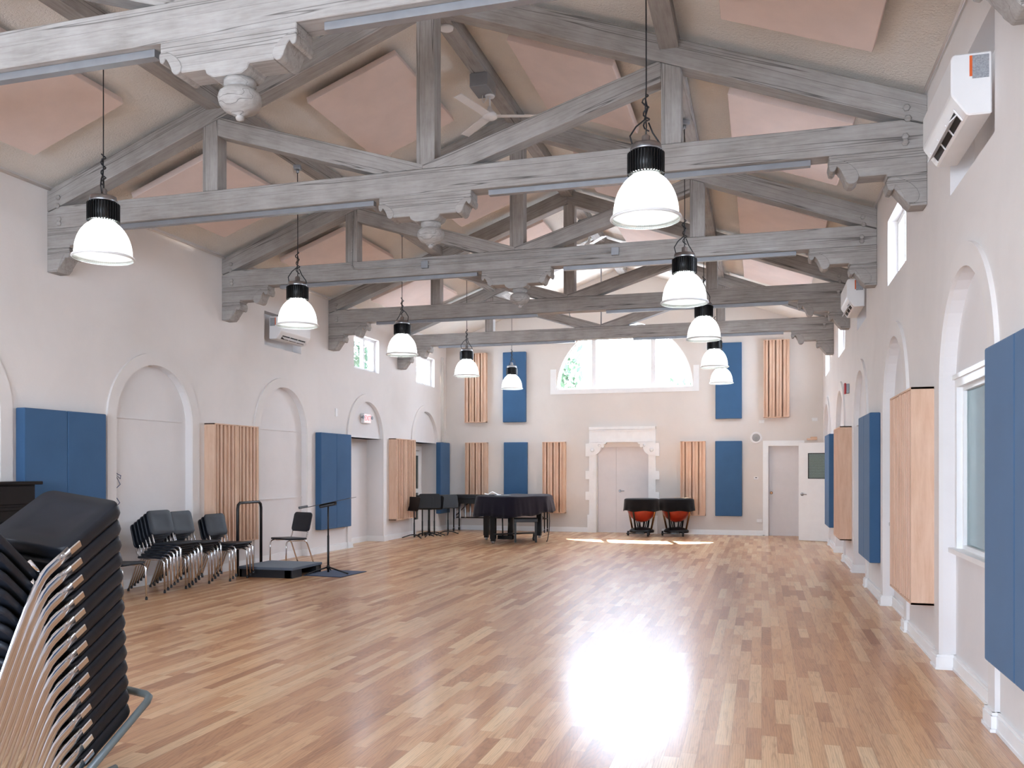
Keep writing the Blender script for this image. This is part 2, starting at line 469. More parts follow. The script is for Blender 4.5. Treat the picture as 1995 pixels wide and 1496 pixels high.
# back wall -----------------------------------------------------------------
WC, WW, WZ = -3.17, 1.63, 3.455            # lunette centre, half width, sill
D1 = (-3.80, -2.44, 2.05)                  # double door opening
D2 = (.15, .81, 2.05)
bm = bmesh.new()
P = lambda d: (lambda u, v: (u, YB+d, v))
outer = [(XL-.1, -0.0), (D1[0], 0), (D1[0], D1[2]), (D1[1], D1[2]), (D1[1], 0), (D2[0], 0), (D2[0], D2[2]), (D2[1], D2[2]), (D2[1], 0), (XR+.1, 0),
         (XR+.1, ZW-.02), (XC, ZR+.02), (XL-.1, ZW-.02)]
lun = [(WC+WW, WZ)] + [(WC+WW*math.cos(PI*i/36), WZ+.02+1.56*math.sin(PI*i/36)) for i in range(37)] + [(WC-WW, WZ)]
fill_wall(bm, [outer, lun], P(0))
strip(bm, lun, P(0), P(.2), closed=True)
for d in (D1, D2):
    strip(bm, [(d[0], 0), (d[0], d[2]), (d[1], d[2]), (d[1], 0)], P(0), P(.16))
bmesh.ops.remove_doubles(bm, verts=bm.verts[:], dist=1e-4)
o = MB.__new__(MB); o.bm = bm
BW = struct(o.build('wall_back', M['wall_backlit']), 'far end wall with half round window and panels', 'wall')

# front wall behind the camera, with its own three tall windows
FWIN = [(-6.4, -4.6, .9, 3.1), (-4.1, -2.2, .9, 3.1), (-1.7, .1, .9, 3.1)]
bm = bmesh.new()
PF = lambda d: (lambda u, v: (u, YF-d, v))
fill_wall(bm, [[(XL-.1, 0), (XR+.1, 0), (XR+.1, ZW), (XC, ZR), (XL-.1, ZW)]] + [[(a, c), (b, c), (b, d), (a, d)] for a, b, c, d in FWIN], PF(0))
for a, b, c, d in FWIN: strip(bm, [(a, c), (b, c), (b, d), (a, d)], PF(0), PF(.2), closed=True)
o = MB.__new__(MB); o.bm = bm
FW = struct(o.build('wall_front', M['wall']), 'near end wall behind the viewpoint', 'wall')

# windows -------------------------------------------------------------------
win_n = 0
def hi_window(side, y0, y1, z0, z1, label):
    global win_n; win_n += 1
    X = XL if side == 'left' else XR; sg = -1 if side == 'left' else 1
    a, b = X+sg*.10, X+sg*.15
    lo, hi = min(a, b), max(a, b)
    m = MB(); f = .055
    m.box((lo, y0, z0), (hi, y1, z0+f)).box((lo, y0, z1-f), (hi, y1, z1))
    m.box((lo, y0, z0+f), (hi, y0+f, z1-f)).box((lo, y1-f, z0+f), (hi, y1, z1-f))
    ym = (y0+y1)/2+.05
    m.box((lo-.01, ym-.03, z0+f), (hi+.01, ym+.03, z1-f))
    m.box((lo, y1-.2, z0+f), (hi, y1-.165, z1-f))
    w = struct(m.build('window_%d' % win_n, M['trim']), label, 'window')
    g = MB(); g.box((X+sg*.125-.003, y0+f, z0+f), (X+sg*.125+.003, y1-f, z1-f)); g.build('glass_pane', M['glass'], w)
    return w
def pos(i): return ('nearest', 'second', 'farthest')[i]
hi_window('left', *left_hi[0], 'small high window on left wall, nearer of the two')
hi_window('left', *left_hi[1], 'small high window on left wall next to the back corner')
hi_window('right', *right_hi[0], 'bright high window under nearest full truss end on right wall')
hi_window('right', *right_hi[1], 'middle high window on right wall, past the small air conditioner')
hi_window('right', *right_hi[2], 'farthest high window on right wall by the back corner')

win_n += 1
m = MB()
fy0, fy1 = YB+.06, YB+.13
arcp = [(WC+WW*math.cos(PI*i/36), WZ+.02+1.56*math.sin(PI*i/36)) for i in range(37)]
arci = [(WC+(WW-.05)*math.cos(PI*i/36), WZ+.06+1.48*math.sin(PI*i/36)) for i in range(37)]
for a, b, c, d in zip(arcp, arcp[1:], arci[1:], arci):
    q = [a, b, c, d]
    m.face([(x, fy0, z) for x, z in q]); m.face([(x, fy1, z) for x, z in q])
    m.face([(c[0], fy0, c[1]), (d[0], fy0, d[1]), (d[0], fy1, d[1]), (c[0], fy1, c[1])])
m.box((WC-WW, fy0, WZ), (WC+WW, fy1, WZ+.05))
for mx in (-3.895, -2.47):
    zt = WZ+.02+1.56*math.sqrt(max(0, 1-((mx-WC)/WW)**2))
    m.box((mx-.055, fy0-.02, WZ+.002), (mx+.055, fy1-.002, zt-.002))
lw = struct(m.build('window_%d' % win_n, M['trim']), 'large half round window with two mullions in the back wall', 'window')
g = MB(); g.face([(x, YB+.1, z) for x, z in lun]); g.build('glass_pane', M['glass'], lw)
m = MB()                                      # flat plaster architrave below and beside
m.box((WC-WW-.16, YB-.018, WZ-.11), (WC+WW+.14, YB, WZ-.0))
m.box((WC-WW-.16, YB-.018, WZ), (WC-WW-.02, YB, WZ+.5)); m.box((WC+WW+.01, YB-.018, WZ), (WC+WW+.14, YB, WZ+.5))
m.build('window_apron', M['trim'], lw)
for k, (a, b, c, d) in enumerate(FWIN):
    win_n += 1
    m = MB(); y = YF-.12
    m.box((a, y-.04, c), (b, y+.04, c+.06)).box((a, y-.04, d-.06), (b, y+.04, d)).box((a, y-.04, c+.06), (a+.06, y+.04, d-.06)).box((b-.06, y-.04, c+.06), (b, y+.04, d-.06))
    m.box(((a+b)/2-.03, y-.03, c), ((a+b)/2+.03, y+.03, d))
    w = struct(m.build('window_%d' % win_n, M['trim']), ('left', 'middle', 'right')[k]+' tall window of the near end wall', 'window')
    g = MB(); g.box((a+.06, y-.003, c+.06), (b-.06, y+.003, d-.06)); g.build('glass_pane', M['glass'], w)
# studio windows in the right hand niches, each with the small room behind it
for i, (y0, y1, z0, z1) in GL.items():
    win_n += 1
    m = MB(); X = XR+SHALLOW
    fr = .06
    m.box((X-.02, y0-fr, z1), (X+.05, y1+fr, z1+fr)).box((X-.02, y0-fr, z0), (X+.05, y0, z1)).box((X-.02, y1, z0), (X+.05, y1+fr, z1))
    m.box((X-.035, y0-fr-.02, z1+fr), (X+.03, y1+fr+.02, z1+fr+.035))
    m.box((X-.06, y0-fr-.03, z0-.035), (X+.05, y1+fr+.03, z0))
    m.box((X+.02, y0, z1-.03), (X+.07, y1, z1)).box((X+.02, y0, z0), (X+.07, y1, z0+.03)).box((X+.02, y0, z0+.03), (X+.07, y0+.03, z1-.03)).box((X+.02, y1-.03, z0+.03), (X+.07, y1, z1-.03))
    w = struct(m.build('window_%d' % win_n, M['trim']), 'white framed glazed window in the %s niche of the right wall' % ('nearest' if i == 1 else 'second'), 'window')
    g = MB(); g.box((X+.045, y0+.03, z0+.03), (X+.051, y1-.03, z1-.03)); g.build('glass_pane', M['studioglass'], w)
mb = MB()
x0, x1, y0, y1, z0, z1 = XR+SHALLOW+.08, XR+2.4, 5.4, 10.8, .0, 2.7
mb.face([(x0,y0,z0),(x1,y0,z0),(x1,y1,z0),(x0,y1,z0)]); mb.face([(x0,y0,z1),(x1,y0,z1),(x1,y1,z1),(x0,y1,z1)])
mb.face([(x1,y0,z0),(x1,y1,z0),(x1,y1,z1),(x1,y0,z1)]); mb.face([(x0,y0,z0),(x1,y0,z0),(x1,y0,z1),(x0,y0,z1)]); mb.face([(x0,y1,z0),(x1,y1,z0),(x1,y1,z1),(x0,y1,z1)])
struct(mb.build('wall_studio', M['niche']), 'pale side room seen through the glazed niches', 'wall')

# baseboards ----------------------------------------------------------------
def baseboard(name, pts, side, label):
    m = MB()
    for (a, b) in zip(pts, pts[1:]):
        a, b = Vector(a), Vector(b); d = (b-a).normalized(); n = Vector((-d.y, d.x))*side
        L = (b-a).length
        for th, zt in ((.018, .115), (.030, .022), (.024, .095)):
            e = th*.93
            q = [a-d*e, b+d*e, b+d*e+n*th, a-d*e+n*th]
            lo = [(p.x, p.y, 0.001) for p in q]; hi = [(p.x, p.y, zt) for p in q]
            m.face(lo); m.face(hi)
            for k in range(4): m.face([lo[k], lo[(k+1)%4], hi[(k+1)%4], hi[k]])
    return struct(m.build(name, M['trim']), label, 'baseboard')
def base_pts(X, sg, deep, skip=()):
    pts = [(X, YF)]
    for i, cy in enumerate(ARCH_Y):
        d = deep.get(i, SHALLOW); p = X-sg*.028
        pts += [(X, cy-AW-BAND), (p, cy-AW-BAND), (p, cy-AW), (X+sg*d, cy-AW), (X+sg*d, cy+AW), (p, cy+AW), (p, cy+AW+BAND), (X, cy+AW+BAND)]
    pts += [(X, YB)]
    return pts
baseboard('baseboard_left', base_pts(XL, -1, {4: DEEP, 5: .40}), -1, 'white baseboard along the left wall and into its niches')
baseboard('baseboard_right', base_pts(XR, 1, {3: .5, 4: .12, 5: .34}), 1, 'white baseboard along the right wall and into its niches')
bbk = []
for k, (a, b) in enumerate((((XL, YB), (-4.0, YB)), ((-2.24, YB), (.04, YB)), ((.92, YB), (XR, YB)))):
    baseboard('baseboard_back', [a, b], -1, ('white baseboard on the back wall behind the piano', 'white baseboard on the back wall right of the double door', 'short white baseboard in the back right corner')[k])

# carved white surround of the double door ------------------------------------
m = MB(); yA = YB-.07
fnb = lambda u, v, w: (u, w, v)
xl, xr = -3.99, -2.40
for s, xe in ((1, xl), (-1, xr)):
    m.box((min(xe, xe+s*.17), yA, 0), (max(xe, xe+s*.17), YB, 2.16))
    for z0, z1, o in ((0, .42, .04), (.78, .98, .085), (1.28, 1.48, .085), (1.83, 2.14, .085)):
        m.box((min(xe-s*o, xe+s*.1), yA-.012, z0), (max(xe-s*o, xe+s*.1), YB, z1))
    # corbel with stepped scroll
    pts = [(0, 2.16), (.43, 2.16), (.40, 2.12), (.36, 2.11), (.37, 2.06), (.33, 2.03), (.30, 2.05), (.28, 1.99), (.25, 1.93), (.19, 1.88), (.15, 1.86), (0, 1.86)]
    m.prism([(xe+s*u, v) for u, v in pts], fnb, YB-.11, YB+.05)
    m.lathe([(.02, -.02), (.05, -.01), (.05, .0)], (xe+s*.09, YB-.11, 1.98), 10, 'y'); m.lathe([(.015, -.02), (.035, -.01), (.035, .0)], (xe+s*.26, YB-.115, 2.09), 10, 'y')
m.box((xl, yA, 2.16), (xr, YB, 2.53)); m.box((xl-.0, YB-.1, 2.47), (xr+.0, YB, 2.535)); m.box((xl+.07, YB-.09, 2.43), (xr-.07, YB, 2.46)); m.box((xl+.05, YB-.095, 2.17), (xr-.05, YB, 2.21))
struct(m.build('trim_1', M['stone']), 'white carved surround with corbels around the double door', 'door surround')
# doors
def lever(parent, x, y, z, s=1, mat='steel', knob=False):
    m = MB(); m.lathe([(.032, 0), (.032, -.012), (.02, -.02)], (x, y, z), 14, 'y')
    if knob: m.lathe([(.012, -.015), (.012, -.035), (.03, -.045), (.032, -.06), (.02, -.07)], (x, y, z), 14, 'y')
    else: m.tube([(x, y-.01, z), (x, y-.05, z), (x+s*.03, y-.055, z), (x+s*.11, y-.05, z)], .009, 8)
    return m.build('door_handle', M[mat], parent)
m = MB(); m.box((D1[0], YB+.10, .0005), (-3.36, YB+.145, D1[2])); d = m.build('door_1', M['door'])
struct(d, 'narrow left leaf of the grey white double door', 'door')
m = MB(); m.box((-3.357, YB+.10, .0005), (D1[1], YB+.145, D1[2])); m.box((-3.42, YB+.146, .0005), (-3.3, YB+.155, D1[2])); d = m.build('door_2', M['door'])  # second box: unseen strip added behind the seam to block outside light
struct(d, 'wide right leaf of the double door behind the timpani', 'door'); lever(d, -3.27, YB+.10, 1.0, 1, 'steel')
m = MB(); m.box((D2[0], YB+.10, .0005), (D2[1], YB+.145, D2[2])); d = m.build('door_3', M['door'])
struct(d, 'closed plain white door with bronze knob in the back wall', 'door'); lever(d, .215, YB+.10, .98, 1, 'brass', True)
m = MB()
for a, b in (((.03, 0), (.15, 2.05)), ((.81, 0), (.93, 2.05))): m.box((a[0], YB-.03, 0), (b[0], YB, b[1]))
m.box((.03, YB-.03, 2.05), (.93, YB, 2.17))
struct(m.build('trim_2', M['trim']), 'white flat casing round the single back door', 'door casing')
# open door leaf from the last niche of the right wall
import_l = Vector((.76, 19.456)); hng = Vector((1.60, 19.10))
dv = (hng-import_l).normalized(); ang = math.atan2(dv.y, dv.x); Ld = (hng-import_l).length
root = struct(empty('door_4', (import_l.x, import_l.y, 0), (0, 0, ang)), 'open white door with glazed blind panel leaning out from right wall', 'door')
m = MB()
w0, w1, g0, g1 = .20, Ld-.20, 1.32, 1.86
m.box((0, 0, .01), (Ld, .045, g0)).box((0, 0, g1), (Ld, .045, 2.08)).box((0, 0, g0), (w0, .045, g1)).box((w1, 0, g0), (Ld, .045, g1))
m.build('leaf', M['trim'], root)
m = MB(); m.box((w0-.0, -.004, g0), (w0+.015, .02, g1)).box((w0, -.004, g0), (w1, .02, g0+.015)).box((w0, -.004, g1-.015), (w1, .02, g1)); m.build('glazing_bead', M['blkmetal'], root)
m = MB()
for k in range(20): m.box((w0+.015, .028, g0+.02+k*.0262), (w1, .032, g0+.038+k*.0262))
m.build('blind', simple('beige_blind', (176, 162, 142), .6), root)
m = MB(); m.box((w0+.015, .010, g0+.015), (w1, .014, g1-.015)); m.build('glass_pane', M['studioglass'], root)
m = MB(); m.lathe([(.034, 0), (.034, -.012), (.02, -.02)], (.075, 0, .99), 14, 'y'); m.tube([(.075, -.01, .99), (.075, -.055, .99), (.11, -.06, .99), (.19, -.055, .985)], .010, 8); m.build('door_handle', M['steel'], root)
# door in the last niche of the left wall, ajar
m = MB(); Xd = XL-.40
m.box((Xd, 18.60, .005), (Xd+.03, 18.72, 1.97)).box((Xd, 19.80, .005), (Xd+.03, 19.92, 1.97)).box((Xd, 18.60, 1.97), (Xd+.03, 19.92, 2.09))
struct(m.build('trim_3', M['trim']), 'white casing of the ajar door in the last left niche', 'door casing')
m = MB(); m.box((Xd+.002, 18.72, .01), (Xd+.012, 19.80, 1.97)); struct(m.build('gap_shade', M['dark']), 'black sheet for the unlit gap beside the ajar door in the last left niche', 'doorway shade')  # flat black sheet standing in for the shade inside the open doorway
root = struct(empty('door_5', (Xd+.02, 19.80, 0), (0, 0, R(-9))), 'white glazed door standing ajar in the last left niche', 'door')
m = MB(); m.box((0, -.78, .02), (.045, 0, .3)).box((0, -.78, 1.85), (.045, 0, 1.96)).box((0, -.78, .3), (.045, -.66, 1.85)).box((0, -.12, .3), (.045, 0, 1.85)).box((0, -.66, .95), (.045, -.12, 1.05)); m.build('leaf', M['trim'], root)
m = MB(); m.box((.02, -.66, .3), (.026, -.12, .95)).box((.02, -.66, 1.05), (.026, -.12, 1.85)); m.build('glass_pane', M['studioglass'], root)

# ------------------------------------------------------------------ roof trusses
def member(name, pts, ang, th, parent, y0=0, mat='grey', bev=.006):
    """outline in (x, z) relative to the truss root; mesh is laid along its own X so that grain follows the timber"""
    c = Vector((sum(p[0] for p in pts)/len(pts), sum(p[1] for p in pts)/len(pts)))
    ca, sa = math.cos(ang), math.sin(ang)
    q = [((x-c.x)*ca+(z-c.y)*sa, -(x-c.x)*sa+(z-c.y)*ca) for x, z in pts]
    m = MB(); m.prism(q, lambda u, v, w: (u, w, v), 0, th, bev)
    return m.build(name, M[mat], parent, (c.x, y0, c.y), (0, -ang, 0))
SCROLL = [(0, -.05), (.004, -.018), (.03, -.002), (.065, 0), (.12, -.022), (.18, -.062), (.225, -.11), (.245, -.16), (.235, -.2), (.2, -.228), (.165, -.225), (.14, -.2), (.125, -.155), (.1, -.105), (.08, -.075), (.066, -.07), (.06, -.092), (.04, -.112), (.012, -.102)]
Z0 = 4.20
def make_truss(y, idx, label):
    root = tag(empty('roof_truss', (XC, y, Z0)), label, 'roof truss', 'whitewashed roof trusses')
    H = (XR-XL)/2
    def mir(pts, s): return [(s*x, z) for x, z in pts]
    jit = rnd.random()
    member('tie_beam', [(-H, 0), (H, 0), (H, .185), (H-.19, .245), (-H+.19, .245), (-H, .185)], 0, .20, root)
    a = math.atan(SL)
    for s in (-1, 1):
        member('rafter', mir([(H, .20), (H-.19, .255), (0, 1.836), (0, 2.086), (H, .43)], s), -s*a, .20, root, .001)
        if True:
            member('strut', mir([(0, .25), (.50, .247), (2.305, .815), (2.305, .985), (2.27, 1.0), (0, .293)], s), s*math.atan(.315), .17, root, .004)
        member('queen_post', mir([(2.305, .247), (2.485, .247), (2.485, .92), (2.305, .985)], s), PI/2, .17, root, .002)
        # wall bracket
        member('wall_bracket', mir([(H, 0), (H, -.22), (H-.31, -.22), (H-.31, -.20), (H-.53, -.20), (H-.765, -.045), (H-.77, 0)], s), 0, .195, root, .002)
        member('wall_bracket_foot', mir([(H, -.222), (H, -.48), (H-.13, -.48), (H-.29, -.28), (H-.30, -.222)], s), 0, .195, root, .002)
        for ox, oz, k in ((H-.775, -.03, 1), (H-.315, -.225, 1.05)):
            member('scroll', mir([(ox+u*k, oz+v*k) for u, v in SCROLL], s), 0, .205, root, -.004, bev=.004)
        # metal channel slung under the tie beam
        x0, x1 = (.66, 3.585) if s == 1 else (.54, 3.56)
        m = MB(); m.box((s*x0, .05, -.052), (s*x1, .11, -.004)); m.build('channel_strip', M['zinc'], root)
        for bx, bz in ((H-.16, .34), (H-.15, .25), (H-.17, .10), (H-.17, .05)):
            m = MB(); m.lathe([(.030, 0), (.030, -.012), (.02, -.018)], (s*bx, .001, bz), 6, 'y'); m.build('bolt', M['grey'], root)
    if idx < 4:
        member('king_post', [(-.065, .305), (.0, .285), (.125, .325), (.125, 1.80), (.03, 1.83), (-.065, 1.80)], PI/2, .18, root, .002)
    else:
        m = MB(); m.tube([(0, .09, .26), (0, .09, 1.85)], .012, 8); m.build('tie_rod', M['zinc'], root)
    if idx < 3:
        cx = .02
        member('centre_bracket', [(cx-.48, 0), (cx+.48, 0), (cx+.48, -.07), (cx+.33, -.18), (cx+.33, -.205), (cx+.155, -.205), (cx+.145, -.235), (cx+.10, -.26), (cx-.10, -.26), (cx-.145, -.235), (cx-.155, -.205), (cx-.33, -.205), (cx-.33, -.18), (cx-.48, -.07)], 0, .20, root, 0)
        for s in (-1, 1):
            member('scroll', [(cx+s*(.485-u*.68), -.06+v*.68) for u, v in SCROLL], 0, .212, root, -.006, bev=.004)
        m = MB()
        m.lathe([(.0, -.51), (.022, -.505), (.028, -.49), (.022, -.478), (.05, -.47), (.062, -.455), (.1, -.445), (.127, -.41), (.135, -.375), (.127, -.345), (.1, -.32), (.08, -.312), (.08, -.3), (.098, -.295), (.098, -.262)], (cx+.03, .1, 0), 20)
        m.build('pendant_finial', M['grey'], root)
    elif idx == 3:
        m = MB(); m.tube([(.02, .1, 0), (.02, .1, -.05), (.035, .1, -.065), (.02, .1, -.08)], .008, 6); m.build('hook', M['zinc'], root)
    return root
TL = ['nearest roof truss, bright tie beam cut by the top of the frame',
      'second roof truss, first one whose tie beam spans wall to wall in view',
      'middle roof truss with finial and electrical boxes on its tie beam',
      'fourth roof truss, with small hook instead of a carved finial',
      'farthest roof truss, in front of the half round window']
trusses = [make_truss(y, i, TL[i]) for i, y in enumerate(TRUSS_Y)]

# conduit and boxes on the middle truss (fixed to it: parts)
t2 = trusses[2]
m = MB(); m.tube([(-2.36, -.015, .95), (-2.38, -.015, .5), (-2.38, -.015, .20), (-2.35, -.015, .15), (-2.28, -.015, .135), (1.35, -.015, .125)], .013, 6); m.build('conduit', M['grey'], t2)
for bx in (-1.27, 1.36):
    m = MB(); m.rbox((bx-.05, -.05, .08), (bx+.05, 0, .18), .006); m.build('junction_box', M['zinc'], t2)

# ridge beam and purlins
def long_beam(x, z0, z1, w, label):
    m = MB(); L = YB-YF
    m.box((-L/2, -w/2, z0), (L/2, w/2, z1))
    o = m.build('ceiling_beam', M['grey'], None, (x, (YB+YF)/2, 0), (0, 0, PI/2))
    return struct(o, label, 'ceiling beam')
long_beam(XC, 6.15, 6.33, .18, 'whitewashed ridge beam at the peak of the ceiling')
PX = (-5.52, -.80)
long_beam(PX[0], 5.30, 5.46, .17, 'whitewashed purlin along the left slope of the ceiling')
long_beam(PX[1], 5.30, 5.46, .17, 'whitewashed purlin along the right slope of the ceiling')

# pink ceiling baffles
def on_slope(side, x):
    return (ZW+SL*(x-XL)) if side == 'l' else (ZW+SL*(XR-x))
BAY = [('first', 5.37), ('second', 8.65), ('third', 11.95), ('fourth', 15.2)]
BAYTXT = {0: 'between the nearest and second trusses', 1: 'between the second and middle trusses', 2: 'between the middle and fourth trusses', 3: 'between the fourth and farthest trusses'}
k = 0
def baffle(side, xa, xb, y0, y1, label):
    zc = (on_slope(side, xa)+on_slope(side, xb))/2-.125
    xm, ym = (xa+xb)/2, (y0+y1)/2
    L = abs(xb-xa)/math.cos(math.atan(SL))
    an = -math.atan(SL) if side == 'l' else math.atan(SL)
    m = MB(); m.rbox((-L/2, -(y1-y0)/2, -.025), (L/2, (y1-y0)/2, .048), .005, 1)
    o = m.build('ceiling_panel', M['pink'], None, (xm, ym, zc), (0, an, 0))
    tag(o, label, 'acoustic panel', 'pink ceiling panels')
    m = MB()
    for yy in (-.7, .7):
        for xx in (-L*.4, L*.4): m.tube([(xx, yy, .045), (xx, yy, .115)], .012, 6)
    m.build('standoff', M['zinc'], o)
for bi, (bn, y0) in enumerate(BAY):
    y1 = y0+1.83
    for side, xa, xb, txt in (('l', -7.18, -6.08, 'lower left'), ('l', -4.86, -3.79, 'upper left'), ('r', -2.54, -1.43, 'upper right'), ('r', -.31, .83, 'lower right')):
        baffle(side, xa, xb, y0, y1, 'pink beige ceiling panel, %s of the slope, %s' % (txt, BAYTXT[bi]))

# pipe at the top of the left wall
m = MB()
for a, b in zip([YF]+TRUSS_Y, TRUSS_Y+[YB]):
    m.tube([(XL+.05, a+.21 if a != YF else a, ZW-.06), (XL+.05, b-.01, ZW-.06)], .018, 8)
    m.lathe([(.024, -.03), (.024, .03)], (XL+.05, (a+b)/2, ZW-.06), 8, 'y')
tag(m.build('sprinkler_pipe', M['wall']), 'thin cream pipe along the top of the left wall', 'pipe')
m = MB()
for a, b in zip([YF]+TRUSS_Y, TRUSS_Y+[YB]): m.tube([(XR-.03, a+.21 if a != YF else a, ZW-.05), (XR-.03, b-.01, ZW-.05)], .012, 8)
tag(m.build('conduit', M['wall']), 'thin painted conduit along the top of the right wall', 'pipe')
m = MB()
for yy in (20.28, 20.38): m.tube([(XL+.03, yy, 2.22), (XL+.03, yy, 4.3)], .014, 8)
m.box((XL, 20.3, 2.2), (XL+.05, 20.42, 2.32))
tag(m.build('conduit', M['wall']), 'pair of vertical conduits in the back left corner above the blue panel', 'pipe')

# ------------------------------------------------------------------ pendant lamps
def make_lamp(x, y, zb, zt):
    """root at the middle of the dome rim"""
    root = empty('pendant_lamp', (x, y, zb))
    rad = .24
    prof = []
    for i in range(15):
        t = i/14
        z = .305*t; r = rad*math.sqrt(max(0, 1-(t*.91)**2.2))*.985
        prof.append((max(r, .095), z))
    m = MB()
    m.lathe([(rad+.012, -.012), (rad+.014, -.004), (rad+.006, .004)] + prof + [(.09, .312)], n=48, cap=False)
    m.build('shade', M['dome'], root, normals=True)
    m = MB(); m.lathe([(rad+.004, -.014), (rad+.018, -.006), (rad+.014, .006), (rad+.0, .0)], n=48, cap=False); m.build('shade_rim', M['acw'], root)
    m = MB(); m.lathe([(.0, .292), (.088, .294), (.088, .304), (0, .306)], n=24, cap=False); m.build('led_module', M['led'], root)
    m = MB()
    m.lathe([(.085, .308), (.118, .312), (.118, .46), (.105, .475), (.05, .475)], n=32)
    for k in range(36):
        a = 2*PI*k/36
        m.box((.112, -.0035, .312), (.134, .0035, .465), Matrix.Rotation(a, 4, 'Z'))
    m.build('heat_sink', M['blkmetal'], root)
    m = MB(); m.lathe([(.113, .476), (.117, .482), (.108, .525), (.045, .53), (.03, .55), (.03, .59), (.012, .602)], n=20)
    m.build('driver_housing', M['steel'], root)
    top = zt-zb
    m = MB(); m.tube([(0, 0, .59), (.004, .003, .66), (-.004, 0, .80), (.003, .0, .95), (0, 0, top)], .005, 6); m.build('cord', M['black'], root)
    m = MB()
    m.tube([(-.1, 0, .52), (-.115, .01, .59), (-.07, .01, .66), (-.01, .005, .71), (.012, .0, .79), (0, .01, .86)], .006, 6)
    pts = []
    for k in range(22):
        a = k*.95; pts.append((.022*math.cos(a)*(1-.3*math.sin(k*.7)), (.02*math.sin(a)), .63+.013*k))
    m.tube(pts, .006, 6)
    m.tube([(.02, 0, .69), (.05, .0, .62), (.1, .0, .55), (.112, 0, .515)], .006, 6)
    m.build('power_cable', M['black'], root)
    m = MB(); m.rbox((-.045, -.045, top-.02), (.045, .045, top+.03), .006); m.tube([(0, 0, top-.06), (0, 0, top-.02)], .018, 8); m.build('ceiling_hook', M['zinc'], root)
    return root
def relamp(src, x, y, zb):
    r = copy_tree(src); r.location = (x, y, zb); return r
LY = [6.27, 9.52, 12.8, 16.03, 19.22]
LBL_L = ['glowing dome pendant lamp, nearest of the left row', 'second dome pendant lamp of the left row', 'third dome pendant lamp of the left row', 'fourth dome pendant lamp of the left row, before a wooden slat panel', 'farthest dome pendant lamp of the left row, before a blue panel']
LBL_R = ['large glowing dome pendant lamp, nearest of the right row', 'second dome pendant lamp of the right row', 'third dome pendant lamp of the right row', 'fourth dome pendant lamp of the right row', 'smallest and farthest dome pendant lamp of the right row']
LX_L = [-5.50, -5.48, -5.50, -5.53, -5.53]; LX_R = [-.80, -.80, -.80, -.815, -.83]
LZ_L = [3.36, 3.29, 3.35, 3.345, 3.38]; LZ_R = [3.325, 3.32, 3.40, 3.365, 3.38]
proto = None
for xs, zs, lb, g in ((LX_L, LZ_L, LBL_L, 'left row of pendant lamps'), (LX_R, LZ_R, LBL_R, 'right row of pendant lamps')):
    for i in range(5):
        if proto is None: proto = r = make_lamp(xs[i], LY[i], zs[i], 5.29)
        else: r = relamp(proto, xs[i], LY[i], zs[i])
        r.rotation_euler = (0, 0, rnd.random()*6)
        tag(r, lb[i], 'pendant lamp', g)

# ------------------------------------------------------------------ ceiling fans
def make_fan(y, a0, label):
    zc = 6.15
    root = tag(empty('ceiling_fan', (XC, y, zc)), label, 'ceiling fan', 'white ceiling fans')
    m = MB(); m.rbox((-.11, -.36, -.16), (.11, -.02, 0), .008); m.build('mounting_box', M['zinc'], root)
    m = MB(); m.lathe([(.055, -.18), (.06, -.165), (.045, -.13)], (.05, -.07, -.0), 16); m.tube([(.05, -.07, -.16), (.05, -.07, -.36)], .011, 8); m.build('down_rod', M['acw'], root)
    m = MB(); m.lathe([(.0, -.44), (.075, -.435), (.09, -.42), (.09, -.39), (.06, -.36), (.03, -.33), (.02, -.29)], (.05, -.07, 0), 20); m.build('motor', M['acw'], root)
    for k in range(3):
        a = a0+k*2*PI/3
        mt = Matrix.Translation((.05, -.07, -.405)) @ Matrix.Rotation(a, 4, 'Z') @ Matrix.Rotation(R(9), 4, 'X')
        m = MB(); m.rbox((.08, -.055, -.004), (.68, .055, .004), .003, 1, mt); m.box((.04, -.02, -.004), (.12, .02, .006), mt); m.build('blade', M['acw'], root)
    m = MB(); m.tube([(-.03, -.1, -.16), (-.035, -.1, -.22), (-.02, -.1, -.25), (.01, -.1, -.22), (.02, -.1, -.16)], .006, 6); m.build('wire', M['acw'], root)
make_fan(9.98, R(15), 'white three bladed ceiling fan between the second and middle trusses')
make_fan(16.2, R(65), 'white three bladed ceiling fan near the far end, past the fourth truss')
m = MB(); m.lathe([(.0, -.03), (.05, -.032), (.075, -.02), (.08, 0)], (XC, 8.55, 6.15), 20)
tag(m.build('smoke_detector', M['acw']), 'round white smoke detector under the ridge beam', 'smoke detector')

